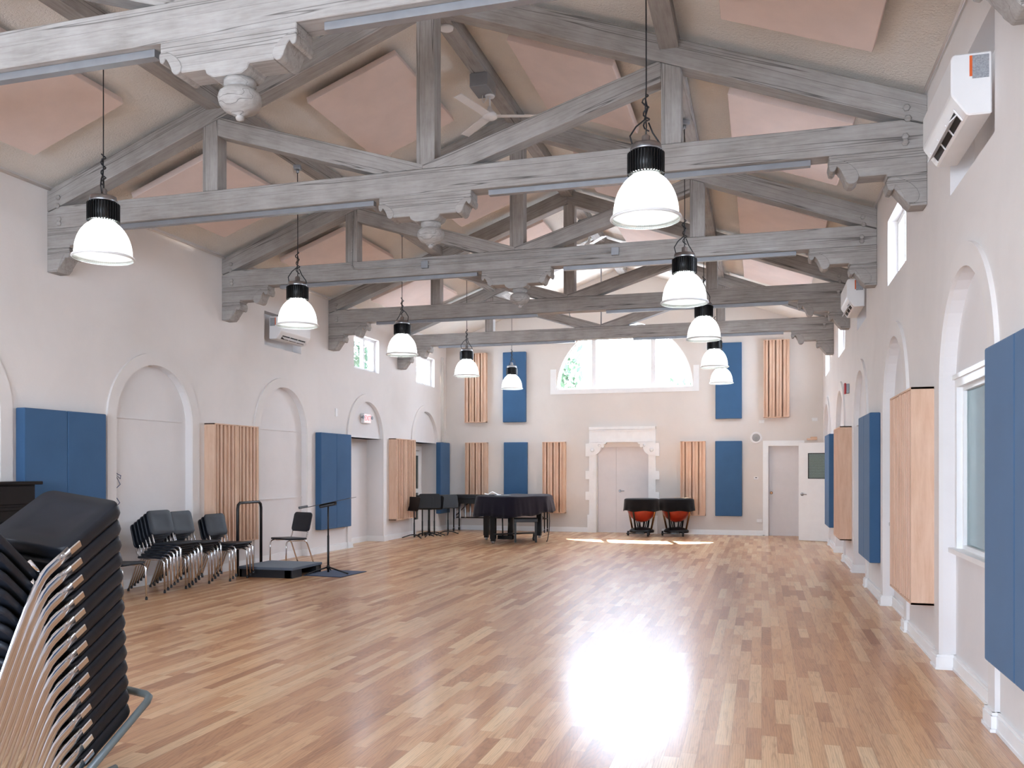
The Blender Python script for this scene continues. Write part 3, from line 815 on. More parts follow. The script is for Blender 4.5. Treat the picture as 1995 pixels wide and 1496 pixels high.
# ------------------------------------------------------------------ air conditioners
def make_ac(wallx, sg, y0, y1, z0, z1, label, big):
    """sg: +1 projects towards +x"""
    root = tag(empty('air_conditioner', (wallx, y0, z0)), label, 'air conditioner', 'wall mounted air conditioners')
    L, H, D = y1-y0, z1-z0, .235
    f = lambda u, v, w: (sg*u, w, v)
    prof = [(0.012, 0), (D*.62, 0), (D*.95, H*.30), (D, H*.36), (D, H*.94), (D*.93, H), (0.012, H)]
    m = MB(); m.prism(prof, f, 0, L, .008); m.build('casing', M['acw'], root)
    # outlet slot on the slanted underside
    n = Vector((H*.30, -(D*.33))).normalized()
    def on(t, off): return (D*.62+D*.33*t+n.x*off, H*.30*t+n.y*off)
    a, b, c, d = on(.12, .003), on(.62, .003), on(.62, -.004), on(.12, -.004)
    m = MB(); m.prism([a, b, c, d], f, L*.1, L*.9); m.build('air_outlet', M['acdark'], root)
    for k in (.1, .365, .63, .9):
        m = MB(); m.prism([on(.05, .002), on(.7, .002), on(.7, .009), on(.05, .009)], f, L*k-.006, L*k+.006); m.build('outlet_rib', M['acw'], root)
    m = MB(); a, b = on(.42, .004), on(.35, .06); m.prism([a, b, (b[0]+.004, b[1]+.006), (a[0]+.006, a[1]+.006)], f, L*.12, L*.88); m.build('louver', M['acw'], root)
    m = MB(); m.box((sg*.03 if sg > 0 else -.12, -.003, H*.58), (sg*.12 if sg > 0 else -.03, .001, H*.95)); m.build('sticker', M['label'], root)
    m = MB(); m.box((sg*.12 if sg > 0 else -.135, -.003, H*.62), (sg*.135 if sg > 0 else -.12, .001, H*.95)); m.build('sticker_edge', M['orange'], root)
    return root
make_ac(XR, -1, 5.72, 6.66, 3.63, 4.0, 'large near white air conditioner at the top right', True)
make_ac(XR, -1, 12.33, 13.25, 3.68, 4.05, 'small far air conditioner high on the right wall', False)
make_ac(XL, 1, 12.42, 13.36, 3.63, 3.99, 'white air conditioner high on the left wall behind a lamp', False)

# ------------------------------------------------------------------ wall panels
def blue_panel(c, w, hgt, d, face, label, group='blue acoustic panels'):
    """c = centre on the wall; face 'x+', 'x-', 'y-' is the outward direction"""
    m = MB(); m.rbox((-w/2, -d, -hgt/2), (w/2, 0, hgt/2), .012, 2)
    rz = {'y-': 0, 'x+': PI/2, 'x-': -PI/2}[face]
    return tag(m.build('acoustic_panel', M['blue'], None, c, (0, 0, rz)), label, 'acoustic panel', group)
WELLS = [0, 1, 0, 4, 0, .8, 0, 4, 0, .8, 0, 4, 0, 1]
SIDEW = [0, 4, 0, 3, 4, 0, .8, 4, 0, 4, .8, 0, 4, 3, 0, 4, 0]
def diffuser(c, w, hgt, d, face, label, group='wooden slat diffusers', rev=False):
    rz = {'y-': 0, 'x+': PI/2, 'x-': -PI/2}[face]
    root = tag(empty('slat_diffuser', c, (0, 0, rz)), label, 'wood diffuser', group)
    # frame: grain must run vertically: build along local X then stand it up
    def vert(bx, name):
        m = MB()
        for a, b in bx: m.box((a[2], a[1], -a[0]), (b[2], b[1], -b[0]))
        return m.build(name, M['pine'], root, None, (0, -PI/2, 0))
    fr = .016
    def V(x0, x1, y0, y1, z0=-hgt/2, z1=hgt/2): return ((-x0, y0, z0), (-x1, y1, z1))
    vert([V(-w/2, -w/2+fr, -d, 0)], 'side_board'); vert([V(w/2-fr, w/2, -d, 0)], 'side_board')
    for zz in (hgt/2-fr, -hgt/2):
        m = MB(); m.box((-w/2, -d, zz), (w/2, 0, zz+fr)); m.build('end_board', M['pine'], root)
    wl = WELLS if face == 'y-' else SIDEW
    n = len(wl); iw = (w-2*fr)/n
    bx = []
    for i, k in enumerate(wl):
        x0 = -w/2+fr+i*iw
        y = -d+.006+(d-.03)*k/4
        bx.append(V(x0, x0+iw, y, -.004, -hgt/2+fr, hgt/2-fr))
    vert(bx, 'slat_insert')
    return root
PH, PZ = 1.75, 1.305
T = .12
# left wall, from near to far
for k, y in enumerate((7.76, 8.365)):
    blue_panel((XL, y, PZ), .60, PH, T, 'x+', 'blue fabric panel on the left wall, %s' % ('nearer of the pair behind the tall chair stack' if k == 0 else 'farther of the pair, touching the first arch'))
for k, y in enumerate((11.02, 11.585)):
    diffuser((XL, y, PZ), .565, PH, .17, 'x+', 'wooden slat panel above the stacked chairs, %s' % ('left half' if k == 0 else 'right half, behind the podium rail'))
for k, y in enumerate((14.25, 14.845)):
    blue_panel((XL, y, PZ), .595, PH, T, 'x+', 'blue fabric panel behind the lone music stand, %s half' % ('left' if k == 0 else 'right'))
for k, y in enumerate((17.42, 17.97)):
    diffuser((XL, y, PZ), .55, PH, .17, 'x+', 'wooden slat panel behind the cluster of music stands, %s half' % ('left' if k == 0 else 'right'))
blue_panel((XL, 20.28, PZ), .66, PH, T, 'x+', 'narrow looking blue panel on the left wall at the back corner')
# right wall
for k, y in enumerate((5.13, 4.53)):
    blue_panel((XR, y, PZ+.02), .60, PH, T, 'x-', 'large blue panel at the right edge, %s' % ('farther half beside the glazed niche' if k == 0 else 'nearest half cut by the frame'))
for k, y in enumerate((7.89, 8.49)):
    diffuser((XR, y, PZ), .595, PH, .17, 'x-', 'nearest wooden slat panel on the right wall, %s unit' % ('near' if k == 0 else 'far'), rev=True)
for k, y in enumerate((11.14, 11.74)):
    blue_panel((XR, y, PZ), .60, PH, T, 'x-', 'blue panel between the two slat panels of the right wall, %s half' % ('near' if k == 0 else 'far'))
for k, y in enumerate((14.48, 15.08)):
    diffuser((XR, y, PZ), .595, PH, .17, 'x-', 'farther wooden slat panel on the right wall, %s unit' % ('near' if k == 0 else 'far'), rev=True)
for k, y in enumerate((17.45, 18.0)):
    blue_panel((XR, y, PZ), .56, PH, T, 'x-', 'far blue panel of the right wall hiding the open door edge, %s half' % ('near' if k == 0 else 'far'))
# back wall (x centre, z centre)
PB = .09
def bc(x0, x1): return (x0+x1)/2*(1-PB/40)
blue_panel((-5.86, YB, 3.545), .59, 1.73, PB, 'y-', 'upper left blue panel on the back wall beside the half round window')
blue_panel((-5.83, YB, 1.315), .60, 1.74, PB, 'y-', 'lower left blue panel on the back wall above the piano')
blue_panel((-.73, YB, 1.305), .60, 1.73, PB, 'y-', 'lower right blue panel on the back wall above the baseboard')
blue_panel((-.73, YB, 3.56), .59, 1.75, PB, 'y-', 'upper right blue panel on the back wall behind the far lamps')
diffuser((-6.86, YB, 3.55), .56, 1.73, .135, 'y-', 'upper left wooden slat panel on the back wall by the corner')
diffuser((-6.84, YB, 1.315), .57, 1.74, .135, 'y-', 'lower left wooden slat panel on the back wall behind the marimba')
diffuser((-4.85, YB, 1.32), .57, 1.73, .135, 'y-', 'wooden slat panel left of the double door')
diffuser((-1.535, YB, 1.305), .57, 1.73, .135, 'y-', 'wooden slat panel right of the double door behind the timpani')
diffuser((.325, YB, 3.575), .56, 1.76, .135, 'y-', 'upper right wooden slat panel on the back wall above the single door')

# ------------------------------------------------------------------ small wall things
def plate(c, w, h, face, label, name='wall_outlet', cat='outlet', slots=True):
    rz = {'y-': 0, 'x+': PI/2, 'x-': -PI/2}[face]
    m = MB(); m.rbox((-w/2, -.012, -h/2), (w/2, 0, h/2), .003, 1)
    o = tag(m.build(name, M['acw'], None, c, (0, 0, rz)), label, cat)
    if slots:
        m = MB()
        for s in (-1, 1):
            a, b = (s*w*.22, 0) if w > h else (0, s*h*.22)
            m.rbox((a-.014, -.015, b-.014), (a+.014, -.011, b+.014), .003, 1)
        m.build('socket', M['paper'], o)
    return o
plate((.0, YB, 2.61), .12, .075, 'y-', 'wide white outlet plate left below the upper right slat panel')
plate((1.15, YB, 2.64), .12, .075, 'y-', 'white outlet plate high in the back right corner')
plate((-.05, YB, .34), .12, .075, 'y-', 'low white outlet plate left of the single back door')
plate((XR+SHALLOW, 6.27, .33), .075, .12, 'x-', 'white outlet below the glazed niche on the right wall')
plate((XL, 14.75, 2.585), .09, .15, 'x+', 'blank white plate on the left wall beside the exit arch', 'wall_plate', 'wall plate', False)
plate((-7.42, YB, .45), .12, .075, 'y-', 'white outlet low on the back wall near the left corner')
m = MB(); m.rbox((-.05, -.035, -.03), (.05, 0, .03), .008); o = tag(m.build('thermostat', M['acw'], None, (-.12, YB, 1.315)), 'small white thermostat between blue panel and back door', 'thermostat')
m = MB(); m.box((-.02, -.037, .004), (.02, -.03, .02)); m.build('display', M['acdark'], o)
o = empty('air_diffuser', (-.12, YB, 2.24)); tag(o, 'round white air diffuser above the thermostat', 'air vent')
m = MB(); m.lathe([(.135, 0), (.13, -.012), (.085, -.016), (.085, -.002)], n=36, axis='y', cap=False); m.build('rim', M['acw'], o)
m = MB(); m.lathe([(.0, -.004), (.086, -.004)], n=36, axis='y', cap=False); m.build('throat', M['acdark'], o)
for r in (.068, .046, .024):
    m = MB(); m.lathe([(r, -.004), (r+.007, -.018), (r-.005, -.02), (r-.004, -.004)], n=30, axis='y', cap=False); m.build('cone_ring', M['acw'], o)
# fire strobe on the right wall
o = tag(empty('fire_alarm', (XR, 14.62, 2.79), (0, 0, -PI/2)), 'red fire alarm strobe high on the right wall', 'fire alarm')
m = MB(); m.rbox((-.06, -.045, -.075), (.06, 0, .075), .006); m.build('base', M['zinc'], o)
m = MB(); m.rbox((-.062, -.075, -.085), (.062, -.045, .085), .008); m.build('strobe_face', M['red'], o)
# exit sign in the third left arch
o = tag(empty('exit_sign', (XL-.05, 16.05, 2.545), (0, 0, PI/2)), 'lit red and white exit sign in the third left arch', 'exit sign')
m = MB(); m.rbox((-.16, -.075, -.10), (.16, 0, .10), .01); m.build('housing', M['acw'], o)
m = MB(); m.box((-.145, -.079, -.085), (.145, -.075, .085)); m.build('face', M['exit'], o)
cu = bpy.data.curves.new('exit_lettering', 'FONT'); cu.body = 'EXIT'; cu.size = .14; cu.extrude = .001; cu.align_x = 'CENTER'; cu.align_y = 'CENTER'
cu.materials.append(M['exitred'])
tt = bpy.data.objects.new('exit_lettering', cu); me = tt.to_mesh().copy(); me.name = 'exit_lettering'
if not me.materials: me.materials.append(M['exitred'])
t = bpy.data.objects.new('lettering', me); col.objects.link(t); t.parent = o; t.location = (0, -.081, 0); t.rotation_euler = (PI/2, 0, 0)
bpy.data.objects.remove(tt)
for s in (-1, 1):
    m = MB(); m.lathe([(.02, .0), (.035, -.03), (.035, -.04)], (s*.2, -.05, .02), 14, 'y'); m.box((s*.2-.012 if s < 0 else .15, -.05, .0), (-.15 if s < 0 else s*.2+.012, -.03, .03)); m.build('emergency_head', M['zinc'], o)
# loose cable on the left wall
m = MB(); Xw = XL-SHALLOW+.02
m.tube([(Xw, 9.0, 1.52), (Xw+.01, 9.06, 1.46), (Xw+.01, 9.12, 1.44), (Xw+.02, 9.1, 1.40), (Xw+.01, 9.02, 1.46), (Xw+.02, 9.1, 1.33), (Xw, 9.02, 1.26), (Xw, 8.98, 1.24)], .005, 6)
m.tube([(Xw, 8.99, 1.2), (Xw+.01, 9.05, 1.16), (Xw+.02, 9.09, 1.1), (Xw+.01, 9.04, 1.05), (Xw, 8.995, 1.07), (Xw, 9.0, 1.2), (Xw, 9.0, .96)], .005, 6)
tag(m.build('cable', M['wirebl']), 'thin blue cable looped on the wall in the first left niche', 'cable')
m = MB(); m.rbox((.98, YB-.07, 2.175), (1.2, YB, 2.215), .004, 1); m.rbox((1.06, YB-.06, 2.215), (1.2, YB, 2.25), .004, 1)
tag(m.build('wooden_ledge', M['pine']), 'small wooden ledge above the open door in the back right corner', 'ledge')

# ------------------------------------------------------------------ black chairs
def curved_pad(w, d, th, rr, sag=0, n=10, crown=.0):
    """rounded slab w (y) x d (x), thickness th, in local xy, top at z = 0"""
    t = bmesh.new()
    out = []
    for cx, cy, a0 in ((d/2-rr, w/2-rr, 0), (-d/2+rr, w/2-rr, 90), (-d/2+rr, -w/2+rr, 180), (d/2-rr, -w/2+rr, 270)):
        for k in range(6):
            a = R(a0+k*18); out.append((cx+rr*math.cos(a), cy+rr*math.sin(a)))
    lay = [(.0, -th), (1, -th*.9), (1.0, -th*.25), (.975, -.0)]
    rings = []
    for sc, z in ((.96, -th), (1, -th*.75), (1, -th*.3), (.985, -th*.07), (.955, 0), (.6, -sag*.6), (.25, -sag)):
        rings.append([t.verts.new((x*sc, y*sc, z)) for x, y in out])
    for a, b in zip(rings, rings[1:]):
        for k in range(len(out)): t.faces.new((a[k], a[(k+1) % len(out)], b[(k+1) % len(out)], b[k])).smooth = True
    t.faces.new(rings[0][::-1]); f = t.faces.new(rings[-1]); f.smooth = True
    return t
def make_chair():
    """faces +X, origin on the floor under the seat"""
    root = empty('stacking_chair')
    m = MB(); m.merge(curved_pad(.43, .41, .028, .05, .008), Matrix.Translation((.0, 0, .445)) @ Matrix.Rotation(R(-2), 4, 'Y')); m.build('seat', M['seatblk'], root)
    m = MB(); m.merge(curved_pad(.43, .31, .026, .055, .006), Matrix.Translation((-.245, 0, .685)) @ Matrix.Rotation(R(-14), 4, 'Y') @ Matrix.Rotation(R(90), 4, 'Y')); m.build('backrest', M['seatblk'], root)
    for s in (-1, 1):
        y = s*.195
        m = MB(); m.tube([(-.10, y, .415), (.14, y, .412), (.185, y, .40), (.205, y, .37), (.215, y, .012)], .0115, 8); l = m.build('leg', M['chrome'], root)
        m = MB(); m.lathe([(.014, 0), (.015, .005), (.014, .03)], (.215, y, 0), 10); m.build('foot_cap', M['black'], l)
        m = MB(); m.tube([(.10, y*.97, .408), (-.14, y*.97, .40), (-.185, y, .375), (-.21, y, .33), (-.335, y, .012)], .0115, 8); l = m.build('leg', M['chrome'], root)
        m = MB(); m.lathe([(.014, 0), (.015, .005), (.014, .03)], (-.335, y, 0), 10); m.build('foot_cap', M['black'], l)
        m = MB(); m.tube([(-.12, y*.95, .41), (-.185, y*.95, .43), (-.205, y*.95, .47), (-.262, y*.93, .70)], .010, 8); m.build('back_support', M['chrome'], root)
    return root
chair0 = make_chair(); used = [False]
def place_chair(x, y, rz, z, label, group):
    r = chair0 if not used[0] else copy_tree(chair0)
    used[0] = True
    r.location = (x, y, z); r.rotation_euler = (0, 0, rz)
    tag(r, label, 'chair', group); return r
ORD = ['bottom', 'second from bottom', 'third from bottom', 'fourth from bottom', 'fifth from bottom', 'top']
def ord_(i, n):
    if i == n-1: return 'topmost'
    return ['lowest', 'second from bottom', 'third from bottom', 'fourth from bottom', 'fifth from bottom'][i]
STK = [(-7.25, 9.265, 6, 'nearest low stack of six by the left wall', 'first low chair stack'),
       (-7.27, 9.775, 5, 'middle low stack of five by the left wall', 'second low chair stack'),
       (-7.13, 10.45, 3, 'low stack of three beside the podium', 'third low chair stack')]
for x, y, n, txt, g in STK:
    for i in range(n):
        place_chair(x+.047*i, y, R(-2), .034*i, 'black chair, %s of the %s' % (ord_(i, n), txt), g)
place_chair(-7.09, 8.33, 0, 0, 'single black chair half hidden behind the tall chair stack', 'single chairs')
place_chair(-7.15, 12.16, R(-111), 0, 'single black chair with chrome legs behind the podium', 'single chairs')

# tall tilted stack on a cart, nearest the viewer -----------------------------
Fv = Vector((0.03896499, 0.85807566, 0.51204286)); Rv = Vector((0.990071, 0.0361083, -0.13585144)); Uv = Vector((0.13505981, -0.51225224, 0.84814886))
C0 = Vector((-3.055, 3.186, 1.304)); STEP = Fv*-.0239+Uv*-.0759
ROT = Matrix((Fv, -Rv, Uv)).transposed().to_4x4()        # local x = forward, y = left, z = up
def stack_chair_geo(root, legcut):
    m = MB(); m.merge(curved_pad(.415, .385, .073, .05, .016), Matrix.Translation((.0, 0, .0))); m.build('seat', M['seatblk'], root)
    m = MB(); m.merge(curved_pad(.37, .36, .028, .05, .004), Matrix.Translation((-.37, 0, .10)) @ Matrix.Rotation(R(-19), 4, 'Y') @ Matrix.Rotation(R(90), 4, 'Y')); m.build('backrest', M['seatblk'], root)
    for s in (-1, 1):
        y = s*.205
        path = [(-.17, -.028), (-.245, -.03), (-.30, -.032), (-.335, -.04), (-.375, -.062), (-.452, -.118), (-.549, -.20), (-.681, -.315), (-.83, -.445), (-.95, -.55)]
        pts = []
        for a, b in path:
            w = root.matrix_world_local @ Vector((a, y, b)) if False else (ROT3 @ Vector((a, y, b)))+root.location
            if w.z < .03 and len(pts) > 2: break
            pts.append((a, y, b))
        m = MB(); m.tube(pts, .012, 8, True, ((0, 0, 1), .027, .009)); l = m.build('leg', M['chrome'], root)
        m = MB(); m.tube([(-.33, y*.93, -.04), (-.335, y*.92, -.0), (-.35, y*.9, .05)], .009, 8); m.build('back_support', M['chrome'], root)
        m = MB(); m.rbox((-.20, y-.006, -.048), (-.10, y+.014, -.014), .004, 1); m.build('seat_bracket', M['chrome'], root)
        # front leg folded under the pad
        m = MB(); m.tube([(-.1, y*.7, -.06), (.12, y*.7, -.062), (.15, y*.7, -.064)], .009, 8); m.build('seat_rail', M['chrome'], root)
    return root
ROT3 = ROT.to_3x3()
NT = 14
TOPN = ['topmost', 'second from top', 'third from top', 'fourth from top', 'fifth from top', 'sixth from top', 'seventh from top', 'seventh from bottom', 'sixth from bottom', 'fifth from bottom', 'fourth from bottom', 'third from bottom', 'second from bottom', 'lowest']
for i in range(NT):
    p = C0+STEP*i
    root = empty('stacking_chair', p, ROT.to_euler())
    stack_chair_geo(root, i)
    tag(root, 'black chair, %s of the tall tilted stack in the near left corner' % TOPN[i], 'chair', 'tall chair stack')
# cart
pb = C0+STEP*(NT-1)
cart = tag(empty('chair_cart', (pb.x, pb.y, 0)), 'grey tubular cart under the tall chair stack', 'chair cart')
m = MB()
def cl(a, y, b): return tuple((ROT3 @ Vector((a, y, b)))+pb-Vector((pb.x, pb.y, 0)))
rail = [cl(-.26, -.225, -.075)]
rail += [cl(.26, -.225, -.075), cl(.292, -.215, -.075), cl(.305, -.185, -.075), cl(.305, .185, -.075), cl(.292, .215, -.075), cl(.26, .225, -.075), cl(-.26, .225, -.075)]
m.tube(rail, .019, 10); m.build('rail', M['cartgrey'], cart)
m = MB()
for s in (-1, 1):
    b = Vector(cl(-.26, s*.225, -.075)); m.tube([b, (b.x, b.y, .07)], .014, 8)
    m.tube([(b.x, b.y+.25, .08), (b.x, b.y-.5, .08)], .016, 8)
m.build('base_frame', M['cartgrey'], cart)
for s in (-1, 1):
    for dy in (.2, -.45):
        a = Vector(cl(-.26, s*.225, -.075))
        m = MB(); m.lathe([(.012, -.014), (.036, -.012), (.036, .012), (.012, .014)], (a.x, a.y+dy, .037), 16, 'x'); m.build('caster', M['black'], cart)

# ------------------------------------------------------------------ upright piano on the left wall
root = tag(empty('upright_piano', (-7.30, 6.62, 0)), 'black upright piano behind the tall chair stack', 'piano')
m = MB(); m.box((-.33, -.74, 0), (-.02, .74, 1.36)); m.box((-.02, -.74, .0), (.30, -.68, .72)); m.box((-.02, .68, 0), (.30, .74, .72)); m.build('case', M['lacquer'], root)
m = MB(); m.rbox((-.35, -.78, 1.36), (.05, .78, 1.395), .006, 1); m.build('lid', M['lacquer'], root)
m = MB(); m.rbox((-.02, -.70, 1.16), (.02, .70, 1.35), .004, 1); m.rbox((-.02, -.7, .62), (.34, .7, .70), .006, 1); m.rbox((-.02, -.72, .76), (.12, .72, .98), .01, 1); m.rbox((-.02, -.6, 1.10), (.06, .6, 1.13), .004, 1); m.build('front_panel', M['lacquer'], root)
m = MB(); m.box((.12, -.62, .70), (.32, .62, .725)); m.build('keyboard', M['paper'], root)

# ------------------------------------------------------------------ podium, rail, mat, stands
root = tag(empty('conductor_podium', (-6.685, 11.15, 0)), 'low black podium with grey carpet top and guard rail', 'podium')
m = MB(); m.rbox((-.435, -.42, .11), (.435, .42, .148), .006, 1); m.build('deck', M['carpet'], root)
m = MB(); m.box((-.42, -.41, 0), (.40, -.37, .11)); m.box((.30, -.41, 0), (.42, -.15, .11)); m.box((.33, .26, 0), (.42, .41, .10)); m.box((-.42, -.41, 0), (-.38, .41, .11)); m.box((-.42, .37, 0), (.42, .41, .11)); m.build('skirt', M['black'], root)
m = MB(); x = -.455
m.tube([(x, -.40, .0), (x, -.40, .95), (x, -.385, 1.01), (x, -.34, 1.04), (x, .14, 1.04), (x, .185, 1.01), (x, .20, .95), (x, .20, 0)], .021, 10); m.build('guard_rail', M['blkmetal'], root)
m = MB(); m.rbox((-.31, -.36, .0), (.31, .36, .008), .002, 1)
tag(m.build('floor_mat', M['mat'], None, (-5.955, 11.42, .0015), (0, 0, R(-4))), 'navy blue mat under the lone music stand', 'mat')
# lone conductor stand
def stand_base(root, hz=.06, r=.33, a0=0, curve=False):
    m = MB()
    for k in range(3):
        a = a0+k*2*PI/3
        c, s = math.cos(a), math.sin(a)
        if curve: pts = [(0, 0, hz+.03), (c*r*.35, s*r*.35, hz+.02), (c*r*.75, s*r*.75, .035), (c*r, s*r, .012)]
        else: pts = [(c*.02, s*.02, hz+.05), (c*r, s*r, .013)]
        m.tube(pts, .0115, 8)
    return m.build('base', M['blkmetal'], root)
root = tag(empty('music_stand', (-6.04, 11.36, .009)), 'tall black music stand with flat wide desk beside the podium', 'music stand', 'music stands')
stand_base(root, .04, .34, R(-128))
m = MB(); m.tube([(0, 0, .02), (0, 0, .55)], .016, 10); m.tube([(0, 0, .5), (0, 0, 1.0)], .012, 10); m.lathe([(.022, .06), (.022, .12)], (0, 0, 0), 12); m.build('pole', M['blkmetal'], root)
mt = Matrix.Translation((0, 0, 1.02)) @ Matrix.Rotation(R(16), 4, 'Z') @ Matrix.Rotation(R(-12), 4, 'Y')
m = MB(); m.rbox((-.36, -.26, .0), (.37, .26, .006), .002, 1, mt); m.rbox((-.372, -.26, .0), (-.36, .26, .035), .002, 1, mt); m.build('desk', M['blkmetal'], root)
m = MB(); m.rbox((-.13, -.06, -.05), (.11, .06, .0), .015, 2, mt); m.build('tilt_head', M['black'], root)
# cluster of six lowered stands
def make_stand():
    root = empty('music_stand')
    stand_base(root, .05, .27, 0, True)
    m = MB(); m.tube([(0, 0, .02), (0, 0, .35)], .017, 10); m.tube([(0, 0, .3), (0, 0, .72)], .013, 10); m.build('pole', M['blkmetal'], root)
    mt = Matrix.Translation((0, -.03, .78)) @ Matrix.Rotation(R(-14), 4, 'X')
    m = MB(); m.merge(curved_pad(.33, .5, .012, .06, 0), mt @ Matrix.Rotation(R(90), 4, 'X')); m.rbox((-.24, -.06, -.17), (.24, .0, -.16), .003, 1, mt); m.build('desk', M['black'], root)
    m = MB(); m.rbox((-.035, -.02, .68), (.035, .03, .76), .01); m.build('tilt_head', M['blkmetal'], root)
    return root
SPOT = [(-7.37, 17.82, -34), (-7.36, 18.27, 8), (-7.34, 18.60, -22), (-7.19, 18.28, 30), (-7.22, 18.66, -6), (-7.02, 19.02, 48)]
SLB = ['leftmost', 'second from left', 'third from left', 'front middle', 'fifth from left', 'rightmost, with darker pole']
st0 = None
for i, (x, y, a) in enumerate(SPOT):
    if st0 is None: r = st0 = make_stand()
    else: r = copy_tree(st0)
    r.location = (x, y, 0); r.rotation_euler = (0, 0, R(a))
    r.scale = (1, 1, .97+.06*((i*5) % 4)/3)
    tag(r, 'lowered black music stand, %s of the cluster by the back left corner' % SLB[i], 'music stand', 'music stand cluster')

# ------------------------------------------------------------------ covered grand piano and its bench
def view_pt(u, d):
    """metres to the right of and ahead of the camera heading -> hall coordinates"""
    r = (u-997.5)/1690.7*d
    return Vector((-.2764*d+.961*r, .961*d+.2764*r))
pl = [view_pt(925, 17.75), view_pt(993, 17.15), view_pt(1064, 17.9)]
tail = [view_pt(1076, 18.4), view_pt(1066, 19.1), view_pt(1010, 19.35), view_pt(945, 18.6)]
poly = pl+tail
cen = sum(poly, Vector((0, 0)))/len(poly)
def smooth_poly(pts, it=2):
    for _ in range(it):
        q = []
        for a, b in zip(pts, pts[1:]+pts[:1]): q += [a*.88+b*.12, a*.12+b*.88]
        pts = q
    return pts
def resample(pts, n):
    L = [0]
    P_ = pts+[pts[0]]
    for a, b in zip(P_, P_[1:]): L.append(L[-1]+(b-a).length)
    out = []
    for k in range(n):
        s = L[-1]*k/n
        for i in range(len(pts)):
            if L[i+1] >= s: break
        t = (s-L[i])/max(1e-9, L[i+1]-L[i]); out.append(P_[i].lerp(P_[i+1], t))
    return out
gp = empty('grand_piano', (cen.x, cen.y, 0)); tag(gp, 'black grand piano under the dark cloth near the back left corner', 'piano')
outl = [p-cen for p in resample(smooth_poly(poly), 120)]
m = MB(); m.prism([(p.x*.93, p.y*.93) for p in outl], lambda u, v, w: (u, v, w), .62, .955); m.build('case', M['lacquer'], gp)
def pleg(u, v, h=.62, name='leg'):
    d = 1.52*1690.7/(v-914); p = view_pt(u, d)-cen
    m = MB()
    for a, b, z0, z1 in ((.055, .06, .10, .62), (.045, .05, .05, .10)):
        t = bmesh.new(); q = MB.__new__(MB); q.bm = t; q.box((-a, -a, z0), (a, a, z1)); m.merge(t, Matrix.Translation((p.x, p.y, 0)))
    l = m.build('leg', M['lacquer'], gp)
    m = MB(); m.lathe([(.01, -.03), (.038, -.025), (.038, .025), (.01, .03)], (p.x, p.y, .038), 14, 'x'); m.build('caster', M['steel'], l)
pleg(961, 1059); pleg(948, 1051.5); pleg(1051, 1047.5); pleg(996, 1047)
m = MB(); d = 17.9; p = view_pt(985, 18.0)-cen
for s in (-.09, .09): m.tube([(p.x+s*.6, p.y+s*.6, .62), (p.x+s*.5, p.y+s*.5, .14)], .015, 8)
m.box((p.x-.16, p.y-.06, .07), (p.x+.16, p.y+.1, .15)); m.build('pedal_lyre', M['lacquer'], gp)
m = MB()                                              # transport bar between the legs
a, b = view_pt(962, 17.6)-cen, view_pt(1040, 18.4)-cen
m.tube([(a.x, a.y, .2), (b.x, b.y, .17)], .018, 8); m.lathe([(.012, -.02), (.045, -.018), (.045, .018), (.012, .02)], (b.x, b.y, .05), 14, 'x'); m.tube([(b.x, b.y, .09), (b.x, b.y, .18)], .02, 8)
m.build('transport_bar', M['blkmetal'], gp)
# cloth
N = 240
o2 = [p-cen for p in resample(smooth_poly(poly, 3), N)]
def hem(k):
    p = o2[k]+cen
    u = 997.5+1690.7*(.961*p.x+.2764*p.y)/(-.2764*p.x+.961*p.y)
    base = .565 if u < 1010 else .565+.0011*(u-1010)
    return base+.018*math.sin(k*.21)
m = MB(); rings = []
levels = [0, .03, .12, .3, .55, .8, 1]
nrm = []
for k in range(N):
    t = (o2[(k+1) % N]-o2[k-1]).normalized(); nrm.append(Vector((t.y, -t.x)))
c_ = sum((n_.dot(o2[i]) for i, n_ in enumerate(nrm)))
sgn = 1 if c_ > 0 else -1
ztop = .975
top_r = [[m.bm.verts.new((p.x*s, p.y*s, ztop+.004*math.sin(9*p.x+5*p.y)*s-.0*s)) for p in o2] for s in (.2, .6, .9, .97)]
side_r = []
for lv in levels:
    ring = []
    for k in range(N):
        z = ztop-.02+(hem(k)-ztop+.02)*lv if lv > 0 else ztop-.012
        fold = (.022*math.sin(k*.17+2.1*math.sin(k*.043))+.016*math.sin(k*.47+1.6*math.sin(k*.09))+.006*math.sin(k*1.1))*lv*(.5+.5*math.sin(k*.061)**2)
        p = o2[k]+nrm[k]*sgn*(.012+.075*lv*(1-.35*lv)+fold)
        ring.append(m.bm.verts.new((p.x, p.y, z)))
    side_r.append(ring)
allr = top_r+side_r
for a, b in zip(allr, allr[1:]):
    for k in range(N): m.bm.faces.new((a[k], a[(k+1) % N], b[(k+1) % N], b[k])).smooth = True
m.bm.faces.new(top_r[0])
cl_o = m.build('piano_cover', M['cloth'], None, (cen.x, cen.y, 0))
sol = cl_o.modifiers.new('thick', 'SOLIDIFY'); sol.thickness = .004; sol.offset = -1
tag(cl_o, 'dark purple black cloth draped over the grand piano', 'piano cover')
